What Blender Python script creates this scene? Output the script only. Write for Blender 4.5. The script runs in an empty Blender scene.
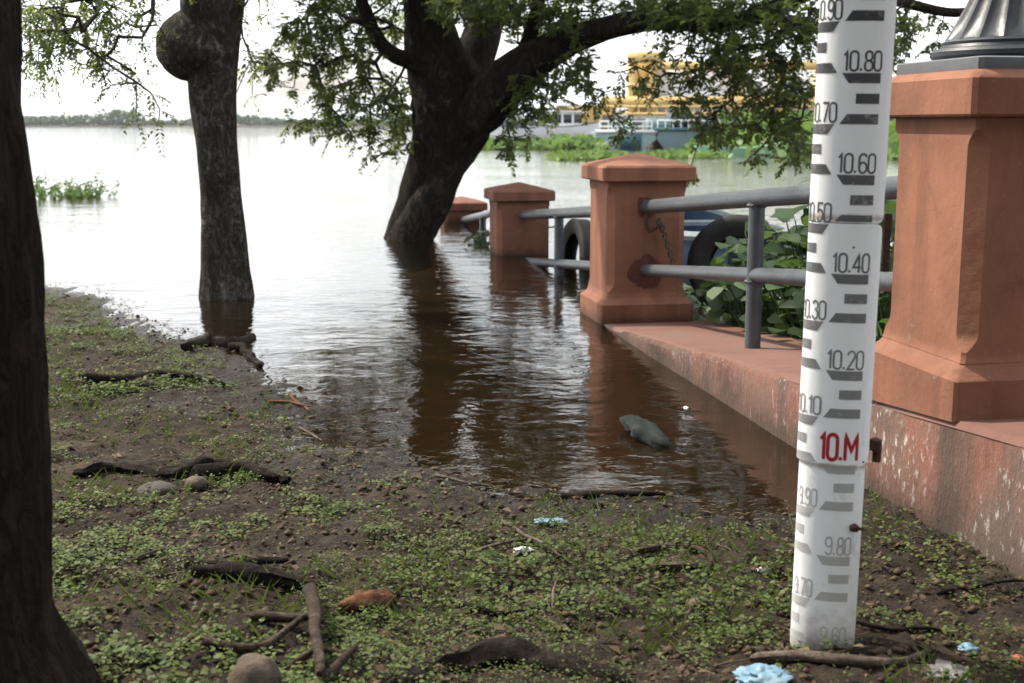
import bpy, math, random
import numpy as np
from mathutils import Vector, Matrix

random.seed(7); rng = np.random.default_rng(11)
SC = bpy.context.scene; COL = SC.collection
R = math.radians

# ------------------------------------------------------------------ camera model
F_PX, CX, CY, HOR, EYE = 1250.0, 512.0, 341.5, 124.5, 1.15
PITCH = math.atan((CY - HOR) / F_PX)
_cp, _sp = math.cos(PITCH), math.sin(PITCH)
def ray(px, py):
    a, b = (px - CX) / F_PX, -(py - CY) / F_PX
    return Vector((a, _cp + b * _sp, -_sp + b * _cp))
def P(px, py, z=0.0):                     # point of a level plane
    r = ray(px, py); k = (z - EYE) / r.z
    return Vector((r.x * k, r.y * k, z))
def W(px, py, Y):                         # point at a distance in front of the camera
    r = ray(px, py); k = Y / r.y
    return Vector((r.x * k, Y, EYE + r.z * k))
def ppm(Y): return F_PX / (Y * _cp)       # rough pixels per metre

# ------------------------------------------------------------------ noise
def _h(ix, iy, iz, s):
    n = (ix * 374761393 + iy * 668265263 + iz * 2147483647 + s * 974634777) & 0xFFFFFFFF
    n = ((n ^ (n >> 13)) * 1274126177) & 0xFFFFFFFF
    return ((n ^ (n >> 16)) & 0xFFFF) / 65535.0
def vnoise(x, y, z=0.0, s=0):
    x, y, z = np.broadcast_arrays(np.asarray(x, float), np.asarray(y, float), np.asarray(z, float))
    fx, fy, fz = np.floor(x), np.floor(y), np.floor(z)
    ix, iy, iz = fx.astype(np.int64), fy.astype(np.int64), fz.astype(np.int64)
    u, v, w = x - fx, y - fy, z - fz
    u, v, w = u*u*(3-2*u), v*v*(3-2*v), w*w*(3-2*w)
    r = 0
    for a in (0, 1):
        for b in (0, 1):
            for c in (0, 1):
                r = r + _h(ix+a, iy+b, iz+c, s) * (u if a else 1-u) * (v if b else 1-v) * (w if c else 1-w)
    return r * 2 - 1
def fbm(x, y, z=0.0, s=0, o=4):
    r, a, t = 0, 1.0, 0
    for i in range(o):
        r = r + a * vnoise(np.asarray(x)*2**i, np.asarray(y)*2**i, np.asarray(z)*2**i, s+i); t += a; a *= .5
    return r / t

# ------------------------------------------------------------------ scene helpers
def link(o): COL.objects.link(o); return o
def tag(o, label=None, cat=None, group=None, kind=None):
    if label: o['label'] = label
    if cat: o['category'] = cat
    if group: o['group'] = group
    if kind: o['kind'] = kind
    return o
def thing(name, label, cat, loc=(0, 0, 0), group=None, rotz=0.0):
    o = bpy.data.objects.new(name, None); o.empty_display_size = .1
    o.location = loc; o.rotation_euler = (0, 0, rotz)
    return tag(link(o), label, cat, group)

class MB:
    """collects vertices and faces for ONE mesh"""
    def __init__(s): s.v = []; s.f = []; s.m = []; s.n = 0
    def add(s, verts, faces, mat=0):
        verts = np.asarray(verts, float).reshape(-1, 3)
        s.v.append(verts)
        for f in faces: s.f.append([i + s.n for i in f]); s.m.append(mat)
        s.n += len(verts); return s
    def build(s, name, mats, parent=None, smooth=40, loc=None):
        me = bpy.data.meshes.new(name)
        V = np.concatenate(s.v) if s.v else np.zeros((0, 3))
        if parent is not None: V = V - np.array(parent.location)     # world points -> the thing's own frame
        elif loc is not None: V = V - np.array(loc)
        F = s.f
        tot = np.array([len(f) for f in F], np.int32); st = np.concatenate([[0], np.cumsum(tot)[:-1]]).astype(np.int32)
        me.vertices.add(len(V)); me.vertices.foreach_set('co', V.astype(np.float32).ravel())
        lv = np.fromiter((i for f in F for i in f), np.int32)
        me.loops.add(len(lv)); me.loops.foreach_set('vertex_index', lv)
        me.polygons.add(len(F)); me.polygons.foreach_set('loop_start', st); me.polygons.foreach_set('loop_total', tot)
        if not isinstance(mats, (list, tuple)): mats = [mats]
        for m in mats: me.materials.append(m)
        me.polygons.foreach_set('material_index', np.array(s.m, np.int32))
        me.update(calc_edges=True); me.validate()
        if smooth:
            me.shade_smooth()
            if smooth < 180: me.set_sharp_from_angle(angle=R(smooth))
        o = bpy.data.objects.new(name, me); link(o)
        if parent is not None: o.parent = parent
        elif loc is not None: o.location = loc
        return o

def catmull(pts, rad, step):
    pts = [np.array(p, float) for p in pts]; out, ro = [], []
    for i in range(len(pts) - 1):
        p0, p1, p2, p3 = pts[max(i-1, 0)], pts[i], pts[i+1], pts[min(i+2, len(pts)-1)]
        n = max(2, int(np.linalg.norm(p2 - p1) / step))
        for k in range(n):
            t = k / n
            out.append(.5*((2*p1) + (-p0+p2)*t + (2*p0-5*p1+4*p2-p3)*t*t + (-p0+3*p1-3*p2+p3)*t**3))
            ro.append(rad[i] + (rad[i+1] - rad[i]) * t)
    out.append(pts[-1]); ro.append(rad[-1])
    return np.array(out), np.array(ro)
def tube(mb, pts, rad, sides=8, step=.1, amp=0.0, freq=4.0, along=1.5, seed=0, wob=0.0, mat=0, squash=1.0, tipped=True):
    p, r = catmull(pts, rad, step); n = len(p)
    if wob:
        s_ = np.arange(n) * .37
        for ax in range(3): p[1:-1, ax] += (wob * vnoise(s_, s_*0 + ax*7.3, 0, seed))[1:-1]
    T = np.gradient(p, axis=0); T /= np.linalg.norm(T, axis=1)[:, None] + 1e-9
    up = np.array([0, 0, 1.0]) if abs(T[0, 2]) < .9 else np.array([0, 1.0, 0])
    N = np.zeros((n, 3)); b = np.cross(up, T[0]); b /= np.linalg.norm(b); N[0] = b
    for i in range(1, n):
        b = N[i-1] - T[i] * np.dot(N[i-1], T[i]); N[i] = b / (np.linalg.norm(b) + 1e-9)
    B = np.cross(T, N)
    a = np.linspace(0, 2*math.pi, sides, endpoint=False)
    ca, sa = np.cos(a), np.sin(a)
    L = np.concatenate([[0], np.cumsum(np.linalg.norm(np.diff(p, axis=0), axis=1))])
    rr = np.repeat(r[:, None], sides, 1)
    if amp:
        rr = rr * (1 + amp * fbm(ca[None, :]*freq*.5 + 50, sa[None, :]*freq*.5 + 50, L[:, None]*along, seed, 4)
                   + .45*amp*fbm(ca[None, :]*freq*2 + 20, sa[None, :]*freq*2 + 20, L[:, None]*along*2.2, seed+9, 3))
    V = p[:, None, :] + rr[..., None] * (ca[None, :, None]*N[:, None, :] + squash*sa[None, :, None]*B[:, None, :])
    faces = [[i*sides+j, i*sides+(j+1) % sides, (i+1)*sides+(j+1) % sides, (i+1)*sides+j] for i in range(n-1) for j in range(sides)]
    if tipped: faces += [list(range(sides))[::-1], [(n-1)*sides + j for j in range(sides)]]
    mb.add(V.reshape(-1, 3), faces, mat); return p, r
def lathe(mb, prof, c, seg=32, mat=0, M=None, flute=None):
    a = np.linspace(0, 2*math.pi, seg, endpoint=False); V = []
    for k, (r, z) in enumerate(prof):
        q = r * (1 + (flute(a, k) if flute else 0))
        V.append(np.stack([q*np.cos(a), q*np.sin(a), np.full(seg, z)], 1))
    V = np.concatenate(V)
    if M is not None: V = V @ np.array(M.to_3x3()).T
    V = V + np.array(c); n = len(prof)
    f = [[i*seg+j, i*seg+(j+1) % seg, (i+1)*seg+(j+1) % seg, (i+1)*seg+j] for i in range(n-1) for j in range(seg)]
    f += [list(range(seg))[::-1], [(n-1)*seg+j for j in range(seg)]]
    mb.add(V, f, mat)
def box(mb, lo, hi, mat=0, M=None):
    x0, y0, z0 = lo; x1, y1, z1 = hi
    V = np.array([[x0,y0,z0],[x1,y0,z0],[x1,y1,z0],[x0,y1,z0],[x0,y0,z1],[x1,y0,z1],[x1,y1,z1],[x0,y1,z1]], float)
    if M is not None: V = np.array([M @ Vector(v) for v in V])
    mb.add(V, [[3,2,1,0],[4,5,6,7],[0,1,5,4],[1,2,6,5],[2,3,7,6],[3,0,4,7]], mat)
def blob(mb, c, rad, seed=0, amp=.25, freq=2.2, seg=18, mat=0, rotz=0.0):
    V, f = [], []; rows = seg // 2 + 1
    for i in range(rows + 1):
        th = math.pi * i / rows
        for j in range(seg):
            ph = 2*math.pi*j/seg; V.append((math.sin(th)*math.cos(ph), math.sin(th)*math.sin(ph), math.cos(th)))
    V = np.array(V); d = 1 + amp * fbm(V[:,0]*freq+9, V[:,1]*freq+9, V[:,2]*freq+9, seed, 4)
    V = V * d[:, None] * np.array(rad); cz, sz = math.cos(rotz), math.sin(rotz)
    V = np.stack([V[:,0]*cz - V[:,1]*sz, V[:,0]*sz + V[:,1]*cz, V[:,2]], 1) + np.array(c)
    for i in range(rows):
        for j in range(seg): f.append([i*seg+j, (i+1)*seg+j, (i+1)*seg+(j+1) % seg, i*seg+(j+1) % seg])
    mb.add(V, f, mat)
def leaves(mb, C, D, N, L, Wd, mat=0, fold=.15, shape='diamond'):
    """many leaf faces: centre base C, direction D, normal N, length L, width Wd"""
    C, D, N = np.asarray(C), np.asarray(D), np.asarray(N); n = len(C)
    if n == 0: return
    D = D / (np.linalg.norm(D, axis=1)[:, None] + 1e-9)
    S = np.cross(D, N); S /= np.linalg.norm(S, axis=1)[:, None] + 1e-9
    N = np.cross(S, D); L = np.asarray(L)[:, None]; Wd = np.asarray(Wd)[:, None]
    if shape == 'diamond': prof = [(0, 0), (.45, .5), (1, 0), (.45, -.5)]
    elif shape == 'blade': prof = [(0, .5), (.55, .35), (1, 0), (.55, -.35), (0, -.5)]
    else: prof = [(0, .0), (.18, .42), (.55, .5), (.88, .28), (1, 0), (.88, -.28), (.55, -.5), (.18, -.42)]
    k = len(prof); V = np.zeros((n, k, 3))
    for i, (u, w) in enumerate(prof):
        V[:, i] = C + D*L*u + S*Wd*w + N*Wd*(abs(w)*fold*2 - fold*u*u*1.2)
    base = np.arange(n)[:, None]*k
    mb.add(V.reshape(-1, 3), (base + np.arange(k)[None, :]).tolist(), mat)
def rvec(n):
    v = rng.normal(size=(n, 3)); return v / np.linalg.norm(v, axis=1)[:, None]

# ------------------------------------------------------------------ materials
class NT:
    def __init__(s, name):
        s.m = bpy.data.materials.new(name); s.m.use_nodes = True; s.t = s.m.node_tree; s.t.nodes.clear()
        s.out = s.n('ShaderNodeOutputMaterial')
    def n(s, typ, **kw):
        x = s.t.nodes.new(typ)
        for k, v in kw.items():
            if k.startswith('i_'): x.inputs[k[2:].replace('_', ' ')].default_value = v
            else: setattr(x, k, v)
        return x
    def l(s, a, b): s.t.links.new(a, b)
    def pos(s, scale=(1, 1, 1), obj=True):
        if obj: src = s.n('ShaderNodeTexCoord').outputs['Object']
        else: src = s.n('ShaderNodeNewGeometry').outputs['Position']
        m = s.n('ShaderNodeMapping'); m.inputs['Scale'].default_value = scale; s.l(src, m.inputs[0]); return m.outputs[0]
    def noise(s, vec, scale, detail=5, rough=.6, dist=0.0):
        x = s.n('ShaderNodeTexNoise', i_Scale=scale, i_Detail=detail, i_Roughness=rough, i_Distortion=dist)
        s.l(vec, x.inputs['Vector']); return x.outputs['Fac']
    def ramp(s, fac, stops):
        x = s.n('ShaderNodeValToRGB'); e = x.color_ramp.elements
        while len(e) < len(stops): e.new(.5)
        for i, (p, c) in enumerate(stops):
            e[i].position = p; e[i].color = (*c, 1) if len(c) == 3 else c
        s.l(fac, x.inputs[0]); return x.outputs[0]
    def maprange(s, v, a, b, c=0.0, d=1.0):
        x = s.n('ShaderNodeMapRange'); x.inputs[1].default_value = a; x.inputs[2].default_value = b
        x.inputs[3].default_value = c; x.inputs[4].default_value = d; s.l(v, x.inputs[0]); return x.outputs[0]
    def mix(s, fac, a, b, blend='MIX'):
        x = s.n('ShaderNodeMix', data_type='RGBA', blend_type=blend)
        for sock, v in ((x.inputs['Factor'], fac), (x.inputs['A'], a), (x.inputs['B'], b)):
            pass
        ins = [i for i in x.inputs if i.enabled] if False else None
        for idx, v in ((0, fac), (6, a), (7, b)):
            if hasattr(v, 'is_linked') or hasattr(v, 'links'): s.l(v, x.inputs[idx])
            elif idx == 0: x.inputs[0].default_value = v
            else: x.inputs[idx].default_value = (*v, 1)
        return x.outputs[2]
    def math(s, op, a, b=0.0):
        x = s.n('ShaderNodeMath', operation=op)
        for i, v in ((0, a), (1, b)):
            if hasattr(v, 'links'): s.l(v, x.inputs[i])
            else: x.inputs[i].default_value = v
        return x.outputs[0]
    def bump(s, h, strength=.3, dist=.02):
        x = s.n('ShaderNodeBump', i_Strength=strength, i_Distance=dist); s.l(h, x.inputs['Height']); return x.outputs[0]
    def bsdf(s, col, rough=.7, normal=None, spec=.5, metal=0.0):
        x = s.n('ShaderNodeBsdfPrincipled')
        for k, v in (('Base Color', col), ('Roughness', rough), ('Metallic', metal), ('Specular IOR Level', spec)):
            if hasattr(v, 'links'): s.l(v, x.inputs[k])
            else: x.inputs[k].default_value = (*v, 1) if isinstance(v, tuple) else v
        if normal is not None: s.l(normal, x.inputs['Normal'])
        s.l(x.outputs[0], s.out.inputs[0]); return x

def mat_simple(name, c1, c2=None, scale=6.0, rough=.7, bump=.15, bscale=None, spec=.3, metal=0.0, stretch=(1, 1, 1), dist=.01):
    t = NT(name); v = t.pos(stretch); n = t.noise(v, scale, 6, .65)
    col = t.ramp(n, [(.3, c1), (.7, c2 or tuple(x*.75 for x in c1))])
    nb = t.noise(v, bscale or scale*5, 6, .65)
    t.bsdf(col, rough, t.bump(nb, bump, dist), spec, metal); return t.m

def mat_bark(name, c1, c2, lichen, sc=1.0, lich=.62):
    t = NT(name); v = t.pos((1, 1, .42)); w = t.pos()
    a = t.noise(v, 21*sc, 8, .66, .9); ridge = t.math('ABSOLUTE', t.math('SUBTRACT', a, .5)); crack = t.maprange(ridge, 0, .085)
    b = t.noise(t.pos((1, 1, .5)), 60*sc, 7, .7, .3)
    nz = t.noise(t.pos((1, 1, .45)), 5*sc, 8, .7)
    col = t.ramp(nz, [(.3, c1), (.72, c2)])
    ln = t.noise(w, 5*sc, 7, .7); ln2 = t.math('MULTIPLY', t.maprange(ln, lich, lich+.1), t.maprange(t.noise(w, 40*sc, 3), .4, .6))
    col = t.mix(t.math('MULTIPLY', ln2, .7), col, lichen)
    col = t.mix(t.maprange(crack, 0, .7, .6, 0), col, tuple(x*.35 for x in c1))
    h = t.math('ADD', t.math('MULTIPLY', crack, .8), t.math('MULTIPLY', b, .8))
    t.bsdf(col, .92, t.bump(h, 1.0, .05/sc), .1); return t.m

def mat_leaf(name, cols, trans=.45, rough=.5, tcol=None, spec=.3, patch=None):
    t = NT(name)
    rnd = t.n('ShaderNodeNewGeometry').outputs['Random Per Island']
    c = t.ramp(rnd, [(i/(len(cols)-1), k) for i, k in enumerate(cols)])
    n = t.noise(t.pos(), patch or 1.1, 3); c = t.mix(t.maprange(n, .3, .7, .0, .55), c, tuple(x*.55 for x in cols[0]))
    b = t.bsdf(c, rough, None, spec)
    tr = t.n('ShaderNodeBsdfTranslucent'); tc = t.mix(.6, c, tcol or (.16, .22, .03)); t.l(tc, tr.inputs[0])
    m = t.n('ShaderNodeMixShader', i_Fac=trans); t.l(b.outputs[0], m.inputs[1]); t.l(tr.outputs[0], m.inputs[2]); t.l(m.outputs[0], t.out.inputs[0])
    return t.m

M = {}
def mat_ground():
    t = NT('riverbank_soil'); v = t.pos(obj=False)
    a = t.noise(v, .9, 6, .6); b = t.noise(v, 7, 8, .7); c = t.noise(v, 60, 6, .7)
    col = t.ramp(a, [(.35, (.038, .025, .0155)), (.53, (.078, .054, .035)), (.66, (.185, .138, .096))])
    col = t.mix(t.maprange(t.noise(v, 23, 7, .75), .44, .58, 0, .75), col, (.018, .0115, .0075))
    col = t.mix(t.maprange(b, .42, .62), col, (.024, .0155, .0095))
    col = t.mix(t.maprange(c, .55, .75, 0, .55), col, (.125, .093, .064))
    z = t.n('ShaderNodeSeparateXYZ'); t.l(v, z.inputs[0])
    zz = t.math('ADD', z.outputs[2], t.math('MULTIPLY', t.math('SUBTRACT', b, .5), .03))
    wet = t.maprange(zz, .004, .032, 1, 0); sub = t.maprange(z.outputs[2], -.03, -.3)
    col = t.mix(t.math('MULTIPLY', wet, .75), col, (.012, .0085, .006))
    under = t.maprange(z.outputs[2], .0, -.02)
    col = t.mix(under, col, t.mix(t.noise(v, 3.5, 5), (.125, .076, .030), (.065, .040, .017)))
    rough = t.maprange(wet, 0, 1, .95, .38)
    h = t.math('ADD', t.math('MULTIPLY', b, 1.0), t.math('MULTIPLY', c, .5))
    t.bsdf(col, rough, t.bump(h, 1.0, .06), .25); return t.m
def mat_water():
    t = NT('river_water'); v = t.pos((.85, 1.1, 1), obj=False)
    n1 = t.noise(v, 2.2, 3, .5); n2 = t.noise(v, 7.5, 4, .55, .5); n3 = t.noise(t.pos((.35, .8, 1), obj=False), .35, 2)
    sy_ = t.n('ShaderNodeSeparateXYZ'); t.l(t.pos(obj=False), sy_.inputs[0]); calm = t.math('MULTIPLY', t.maprange(n3, .35, .65, .55, 1.15), t.maprange(sy_.outputs[1], 3.6, 8.5, .42, 1.0))
    h = t.math('MULTIPLY', t.math('ADD', n1, t.math('MULTIPLY', n2, .42)), calm)
    bp = t.n('ShaderNodeBump', i_Strength=1.0, i_Distance=.016); t.l(h, bp.inputs['Height'])
    fr = t.n('ShaderNodeFresnel', i_IOR=1.33); t.l(bp.outputs[0], fr.inputs['Normal'])
    gl = t.n('ShaderNodeBsdfGlossy', i_Roughness=.03); t.l(bp.outputs[0], gl.inputs['Normal']); gl.inputs[0].default_value = (.98, .97, .95, 1)
    tr = t.n('ShaderNodeBsdfTransparent'); tr.inputs[0].default_value = (.50, .38, .21, 1)
    df = t.n('ShaderNodeBsdfDiffuse'); df.inputs[0].default_value = (.020, .0135, .0065, 1)
    body = t.n('ShaderNodeMixShader', i_Fac=.38); t.l(tr.outputs[0], body.inputs[1]); t.l(df.outputs[0], body.inputs[2])
    m = t.n('ShaderNodeMixShader'); t.l(fr.outputs[0], m.inputs[0]); t.l(body.outputs[0], m.inputs[1]); t.l(gl.outputs[0], m.inputs[2])
    t.l(m.outputs[0], t.out.inputs[0]); return t.m
def mat_terracotta(name, base, dark=.72, grime=.0):
    t = NT(name); v = t.pos(); a = t.noise(v, 3.2, 6, .6); b = t.noise(v, 45, 6, .7); st = t.noise(t.pos((9, 9, .8)), 1.2, 5, .6)
    col = t.ramp(a, [(.3, tuple(x*dark for x in base)), (.55, base), (.75, tuple(min(1, x*1.16) for x in base))])
    col = t.mix(t.maprange(st, .50, .70, 0, .5), col, tuple(x*.5 for x in base))
    col = t.mix(t.maprange(b, .62, .75, 0, .3), col, (.45, .33, .27))
    if grime:
        g = t.noise(v, 7, 7, .7); z = t.n('ShaderNodeSeparateXYZ'); t.l(v, z.inputs[0])
        gz = t.math('ADD', z.outputs[2], t.math('MULTIPLY', g, -.16))
        col = t.mix(t.maprange(gz, -.05, .03, grime, 0), col, (.09, .06, .045))
    wz = t.n('ShaderNodeSeparateXYZ'); t.l(t.pos(obj=False), wz.inputs[0])
    lo = t.math('ADD', wz.outputs[2], t.math('MULTIPLY', t.math('SUBTRACT', t.noise(v, 9, 6, .7), .5), .12))
    col = t.mix(t.maprange(lo, .015, .075, .7, 0), col, (.045, .026, .018))
    chips = t.noise(v, 15, 7, .75); col = t.mix(t.maprange(chips, .635, .66, 0, .6), col, (.24, .17, .135))
    blot = t.noise(v, 5.5, 7, .75); col = t.mix(t.maprange(blot, .58, .70, 0, .5), col, tuple(x*.42 for x in base))
    t.bsdf(col, .8, t.bump(t.math('ADD', t.math('MULTIPLY', b, .5), t.noise(v, 11, 5)), .34, .012), .2); return t.m
def mat_wallside():
    t = NT('peeling_pink_paint'); v = t.pos(); a = t.noise(v, 2.6, 8, .7); b = t.noise(t.pos((1.6, 1.6, .8)), 26, 7, .72); c = t.noise(v, 1.1, 4)
    st = t.noise(t.pos((6, 6, .5)), 1.4, 5, .65)
    col = t.ramp(a, [(.33, (.185, .066, .046)), (.5, (.21, .096, .07)), (.62, (.15, .088, .066))])
    col = t.mix(t.maprange(c, .46, .62, 0, .7), col, (.105, .086, .072))
    col = t.mix(t.maprange(st, .50, .64, 0, .65), col, (.075, .058, .046))
    col = t.mix(t.math('MULTIPLY', t.maprange(b, .565, .63, 0, .9), t.maprange(t.noise(v, 3.3, 4, .6), .44, .58)), col, (.42, .385, .36))
    col = t.mix(t.maprange(t.noise(v, 9, 8, .75), .6, .7, 0, .6), col, (.05, .042, .034))
    wz = t.n('ShaderNodeSeparateXYZ'); t.l(t.pos(obj=False), wz.inputs[0])
    lx = t.n('ShaderNodeSeparateXYZ'); t.l(v, lx.inputs[0]); yy = t.math('ADD', lx.outputs[1], t.math('MULTIPLY', t.math('SUBTRACT', t.noise(v, 6, 4), .5), .05))
    col = t.mix(t.maprange(t.math('ABSOLUTE', t.math('ADD', yy, -.02)), .03, .085, .8, 0), col, (.055, .045, .038))
    lo = t.math('ADD', wz.outputs[2], t.math('MULTIPLY', t.math('SUBTRACT', a, .5), .55))
    col = t.mix(t.maprange(lo, .02, .20, .85, 0), col, (.045, .033, .025))
    t.bsdf(col, .85, t.bump(t.math('ADD', b, a), .7, .02), .2); return t.m
def mat_walktop():
    t = NT('worn_red_screed'); v = t.pos(); a = t.noise(v, 2.2, 8, .7); b = t.noise(v, 24, 7, .7)
    col = t.ramp(a, [(.3, (.115, .054, .040)), (.5, (.155, .074, .055)), (.68, (.14, .088, .07))])
    col = t.mix(t.maprange(b, .55, .72, 0, .5), col, (.13, .09, .072))
    t.bsdf(col, .8, t.bump(b, .4, .01), .3); return t.m
gl_mid, gl_top = .412, .929
def mat_gauge():
    t = NT('white_enamel'); v = t.pos(); z = t.n('ShaderNodeSeparateXYZ'); t.l(v, z.inputs[0])
    a = t.noise(v, 14, 7, .7); b = t.noise(t.pos((3, 3, .6)), 14, 6, .65)
    col = t.ramp(t.noise(v, 3, 4), [(.3, (.83, .845, .86)), (.7, (.89, .90, .91))])
    col = t.mix(t.maprange(b, .55, .8, 0, .25), col, (.52, .50, .46))
    dz = t.math('ADD', z.outputs[2], t.math('MULTIPLY', t.math('SUBTRACT', a, .5), .32))
    col = t.mix(t.maprange(dz, -.04, .10, .85, 0), col, (.20, .155, .115))
    low = t.maprange(z.outputs[2], .40, .43, 1, 0)
    col = t.mix(t.math('MULTIPLY', t.maprange(a, .56, .70, 0, .5), low), col, (.36, .32, .27))
    ru = t.noise(t.pos((6, 6, 1)), 5, 7, .75)
    for zc in (gl_mid, gl_top):
        bd = t.math('ABSOLUTE', t.math('SUBTRACT', z.outputs[2], zc)); bd = t.math('ADD', bd, t.math('MULTIPLY', ru, .028))
        col = t.mix(t.maprange(bd, .010, .024, .85, 0), col, (.16, .075, .035))
    sc_ = t.noise(t.pos((1, 1, .25)), 38, 5, .8); col = t.mix(t.maprange(sc_, .66, .72, 0, .45), col, (.42, .40, .37))
    t.bsdf(col, .62, t.bump(a, .10, .006), .2); return t.m
def mat_scale(name):
    t = NT(name); v = t.pos(); z = t.n('ShaderNodeSeparateXYZ'); t.l(v, z.inputs[0])
    col = t.ramp(t.maprange(z.outputs[2], 0.0, 1.4), [(0, (.50, .495, .48)), (.28, (.40, .40, .395)), (.34, (.24, .24, .24)), (.62, (.12, .12, .125)), (1, (.035, .035, .04))])
    n = t.noise(v, 40, 6, .7); col = t.mix(t.maprange(n, .55, .75, 0, .55), col, (.6, .6, .6))
    t.bsdf(col, .5, None, .3); return t.m

M['ground'] = mat_ground(); M['water'] = mat_water()
M['terra'] = mat_terracotta('terracotta_paint', (.245, .108, .066)); M['plinth'] = mat_terracotta('terracotta_plinth', (.222, .097, .060), .7)
M['terra_dark'] = mat_terracotta('dark_terracotta_paint', (.185, .080, .052), .7)  # darker base colour for the two farthest pillars
M['wallside'] = mat_wallside(); M['walktop'] = mat_walktop(); M['gauge'] = mat_gauge(); M['scale'] = mat_scale('faded_black_scale')
M['red'] = mat_simple('red_lettering', (.42, .018, .035), (.34, .014, .03), 30, .45, .02)
def mat_pipe():
    t = NT('grey_pipe_paint'); v = t.pos(); a = t.noise(v, 7, 6, .65); b = t.noise(v, 16, 8, .75); c = t.noise(v, 90, 4, .6)
    col = t.ramp(a, [(.3, (.062, .068, .078)), (.7, (.042, .046, .052))]); ru = t.maprange(b, .63, .69)
    col = t.mix(ru, col, (.060, .028, .015)); col = t.mix(t.maprange(c, .66, .72, 0, .4), col, (.16, .16, .165))
    t.bsdf(col, t.maprange(ru, 0, 1, .40, .9), t.bump(t.math('ADD', b, c), .25, .006), .5); return t.m
M['pipe'] = mat_pipe()
M['iron'] = mat_simple('grey_iron_paint', (.030, .034, .041), (.018, .021, .026), 9, .42, .12, 50, .45)
M['slate'] = mat_simple('slate_plate', (.13, .14, .15), (.09, .097, .105), 7, .6, .15)
M['rust'] = mat_simple('rust', (.085, .038, .02), (.04, .022, .016), 30, .85, .5, 90)
M['chain'] = mat_simple('chain_steel', (.10, .07, .05), (.05, .04, .035), 60, .6, .3, metal=.3)
M['rubber'] = mat_simple('tyre_rubber', (.012, .012, .0125), (.024, .023, .022), 12, .7, .3, 60)
M['bark_near'] = mat_bark('near_bark', (.024, .0155, .011), (.058, .040, .028), (.040, .055, .022), .8, .66)
M['bark_river'] = mat_bark('grey_bark', (.045, .037, .030), (.135, .115, .095), (.27, .26, .225), .8, .49)
M['bark_big'] = mat_bark('dark_bark', (.026, .021, .016), (.072, .058, .045), (.20, .19, .16), .5, .58)
M['twig'] = mat_simple('twig_bark', (.028, .022, .017), (.05, .04, .03), 20, .9, .3)
M['leaf'] = mat_leaf('tree_leaf', [(.040, .056, .016), (.075, .098, .028), (.125, .150, .046)], .58, .5, (.24, .29, .07))
M['leaf_shade'] = mat_leaf('canopy_leaf', [(.035, .062, .015), (.06, .10, .02)], .35)
M['cover'] = mat_leaf('ground_cover_leaf', [(.040, .060, .016), (.080, .112, .030), (.140, .178, .052), (.125, .122, .05)], .25, .6, (.15, .20, .045), .15, .5)
M['blade'] = mat_leaf('grass_blade', [(.05, .085, .02), (.085, .135, .035), (.12, .13, .055)], .3, .6, None, .15)
M['litter'] = mat_leaf('dead_leaf', [(.055, .036, .022), (.11, .075, .045), (.17, .125, .085), (.035, .023, .015)], .05, .85, (.1, .06, .02), .1)
M['broad'] = mat_leaf('broad_leaf', [(.030, .062, .018), (.05, .10, .028), (.085, .145, .045)], .35, .5, (.15, .24, .05), .5, .2)
M['mat_green'] = mat_leaf('hyacinth_leaf', [(.07, .14, .03), (.12, .21, .045), (.18, .27, .07)], .4, .5, (.2, .3, .06))
M['hill_leaf'] = mat_leaf('far_tree_leaf', [(.030, .05, .018), (.05, .075, .025)], .2)
M['wood_dark'] = mat_simple('dark_wood', (.014, .010, .008), (.032, .023, .018), 9, .9, .6, 40, .2, stretch=(1, 1, 1))
M['wood'] = mat_simple('weathered_wood', (.095, .070, .053), (.05, .036, .028), 14, .85, .5, 60, .2)
M['wood_pale'] = mat_simple('pale_wood', (.19, .15, .12), (.11, .083, .064), 14, .85, .5, 60, .2)
M['wood_orange'] = mat_simple('rotten_orange_wood', (.15, .06, .028), (.035, .021, .014), 16, .9, .7, 50, .2)
M['stone'] = mat_simple('river_stone', (.15, .115, .088), (.06, .047, .037), 22, .95, .8, 90, .2)
M['stone_grey'] = mat_simple('grey_stone', (.10, .09, .078), (.045, .04, .035), 22, .95, .8, 90, .2)
M['blue_plastic'] = mat_simple('blue_plastic', (.10, .22, .32), (.22, .31, .37), 9, .4, .5, 40, .5)
M['grey_plastic'] = mat_simple('grey_plastic', (.09, .085, .08), (.16, .15, .145), 14, .4, .5, 40, .5)
M['white_plastic'] = mat_simple('white_plastic', (.7, .7, .68), (.55, .55, .52), 20, .4, .3, 40)
M['orange_plastic'] = mat_simple('orange_plastic', (.28, .08, .035), (.2, .06, .03), 20, .5, .3, 40)
M['dark_plastic'] = mat_simple('dark_plastic', (.010, .012, .012), (.035, .038, .036), 14, .75, .5, 30, .06)
M['boat_blue'] = mat_simple('blue_boat_paint', (.008, .026, .060), (.014, .040, .080), 8, .5, .3)
M['boat_pale'] = mat_simple('pale_boat_paint', (.20, .23, .24), (.14, .16, .17), 8, .6, .3)
M['boat_dark'] = mat_simple('boat_inside', (.03, .05, .08), (.05, .07, .1), 8, .7, .3)
M['white'] = mat_simple('white_paint', (.72, .72, .71), (.6, .6, .59), 2, .5, .1)
M['teal'] = mat_simple('pale_teal_paint', (.25, .34, .32), (.19, .27, .26), .8, .6, .1)
M['teal_dark'] = mat_simple('dark_teal_paint', (.04, .10, .12), (.03, .07, .09), .8, .6, .1)
M['bluegrey'] = mat_simple('blue_grey_paint', (.14, .20, .21), (.11, .155, .165), .8, .6, .1)
M['yellow'] = mat_simple('yellow_paint', (.62, .44, .17), (.54, .37, .13), 1.5, .55, .1)
M['window'] = mat_simple('dark_glass', (.02, .025, .03), (.03, .035, .04), 3, .15, .02)
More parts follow.
